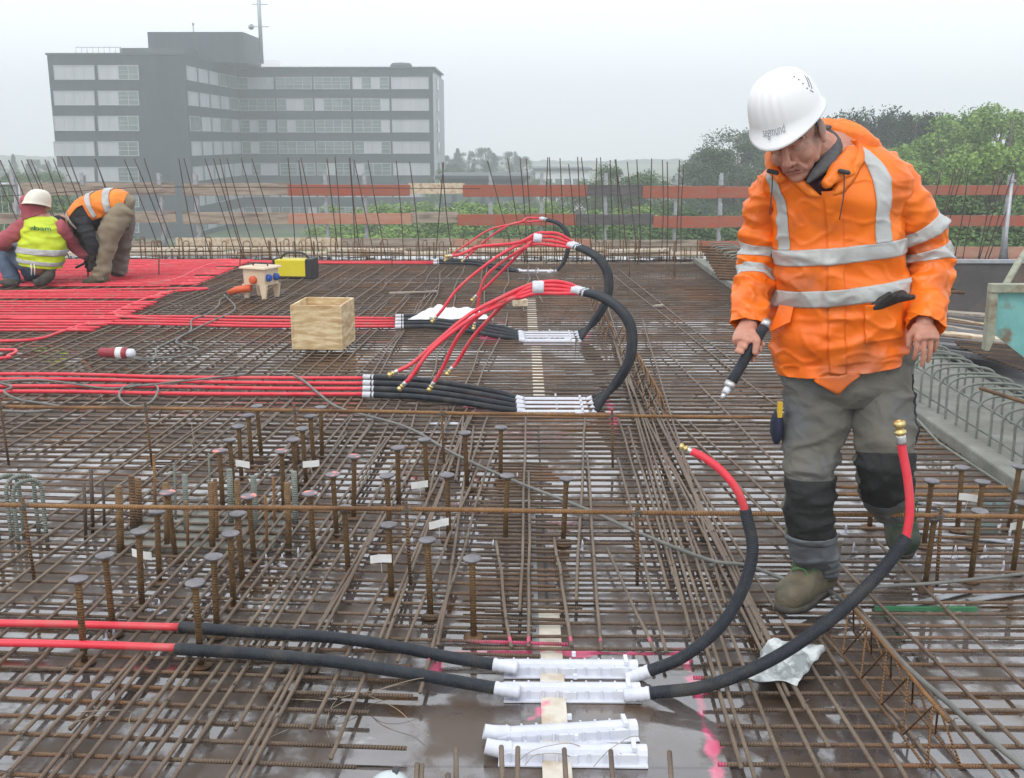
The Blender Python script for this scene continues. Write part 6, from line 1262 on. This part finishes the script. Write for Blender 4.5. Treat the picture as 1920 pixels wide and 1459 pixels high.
for px, yt, Y in ((1715, 258, 62), (1770, 236, 64), (1815, 212, 66), (1860, 176, 68), (1905, 170, 64), (1950, 168, 70), (1885, 180, 80), (1830, 195, 84), (1730, 262, 55), (1790, 262, 52), (1850, 250, 50), (1915, 240, 48), (1970, 240, 52), (2030, 215, 60), (1680, 200, 105), (1620, 215, 108)):
    tree('bright', px, yt, Y, "bright spring green leafy tree at the right edge beyond the rail", "bright leafy trees right", wide=1.0)
for px, yt, Y in ((1400, 232, 105), (1370, 250, 100), (1350, 275, 103), (1385, 262, 85), (1440, 236, 108), (1345, 300, 96), (1480, 232, 104), (1530, 225, 106), (1415, 300, 80), (1560, 260, 90), (1500, 270, 85)):
    tree('olive', px, yt - 6, Y, "grey green round tree showing left of the man's shoulder", "grey green trees behind the man", wide=1.1)
for px, yt, Y in ((1160, 300, 96), (1195, 312, 90), (1110, 325, 94), (1230, 318, 100)):
    tree('mid', px, yt, Y, "small mid green tree rising above the rail right of centre", "mid green trees at centre right", wide=1.1)
for px, yt, Y in ((680, 366, 70), (720, 372, 66), (780, 368, 72), (830, 360, 64), (860, 372, 60), (905, 365, 70), (950, 372, 62), (1090, 372, 58), (1150, 368, 60), (1220, 376, 62), (1060, 385, 66), (640, 420, 50), (700, 425, 48), (770, 420, 45), (830, 428, 50), (1000, 365, 90)):
    tree('bright', px, yt, Y, "bright green shrub-like tree seen between the rail planks at the centre", "bright trees between the planks", wide=1.5)
for px, yt, Y in ((980, 395, 55), (1040, 395, 52), (1120, 410, 48), (1190, 405, 50), (1260, 395, 52), (1300, 372, 60), (1330, 385, 55), (1280, 420, 45), (1380, 385, 60), (1440, 380, 62), (1500, 380, 60), (1560, 380, 58), (1620, 380, 60), (1680, 370, 52), (1740, 345, 45), (1800, 340, 42), (1850, 345, 40), (1900, 345, 42), (1960, 340, 44), (1780, 400, 36), (1850, 405, 35), (1920, 405, 36), (1700, 410, 38), (920, 425, 46), (1160, 440, 42)):
    tree('mid', px, yt, Y, "mid green tree low behind the guard rail", "mid green trees behind the rail", wide=1.4)
for px, yt, Y in ((835, 285, 250), (860, 275, 245), (885, 282, 255), (905, 272, 250), (930, 280, 248), (955, 278, 252), (975, 290, 250), (1000, 308, 260), (20, 285, 230), (50, 295, 225), (75, 290, 235), (-10, 282, 228), (-40, 288, 220), (845, 300, 210), (880, 300, 215), (920, 302, 212), (960, 305, 220), (90, 300, 240)):
    tree('dark', px + rr.uniform(-8, 8), yt + rr.uniform(-3, 6), Y, "misty far tree on the skyline", "misty far trees", con=px % 2 == 0, wide=rr.uniform(1.3, 2.6) if px % 2 == 0 else .9)
for px, yt, Y in ((10, 318, 120), (45, 312, 115), (80, 316, 112), (-30, 310, 110), (60, 345, 70), (20, 350, 66), (100, 360, 60), (850, 312, 150), (900, 316, 150), (950, 318, 150), (990, 322, 160), (1040, 338, 130), (-70, 330, 80), (-10, 395, 50), (40, 400, 48)):
    tree('mid', px, yt, Y, "hazy green tree at the foot of the misty skyline", "hazy green trees far", wide=1.5)
# ---------------------------------------------------------------- the wet air
hb = MB(); hb.box((0, 0, 10), (1500, 1500, 50)); hz = hb.build("haze", bpy.data.materials.new("haze"), smooth=False); tag(hz, None, None, None, "stuff")
hm = hz.data.materials[0]; hm.use_nodes = True; t_ = hm.node_tree; t_.nodes.clear(); o_ = t_.nodes.new("ShaderNodeOutputMaterial"); pv = t_.nodes.new("ShaderNodeVolumePrincipled")
pv.inputs["Color"].default_value = (.95, .975, 1, 1); pv.inputs["Density"].default_value = .0025; pv.inputs["Anisotropy"].default_value = .3; t_.links.new(pv.outputs[0], o_.inputs["Volume"])
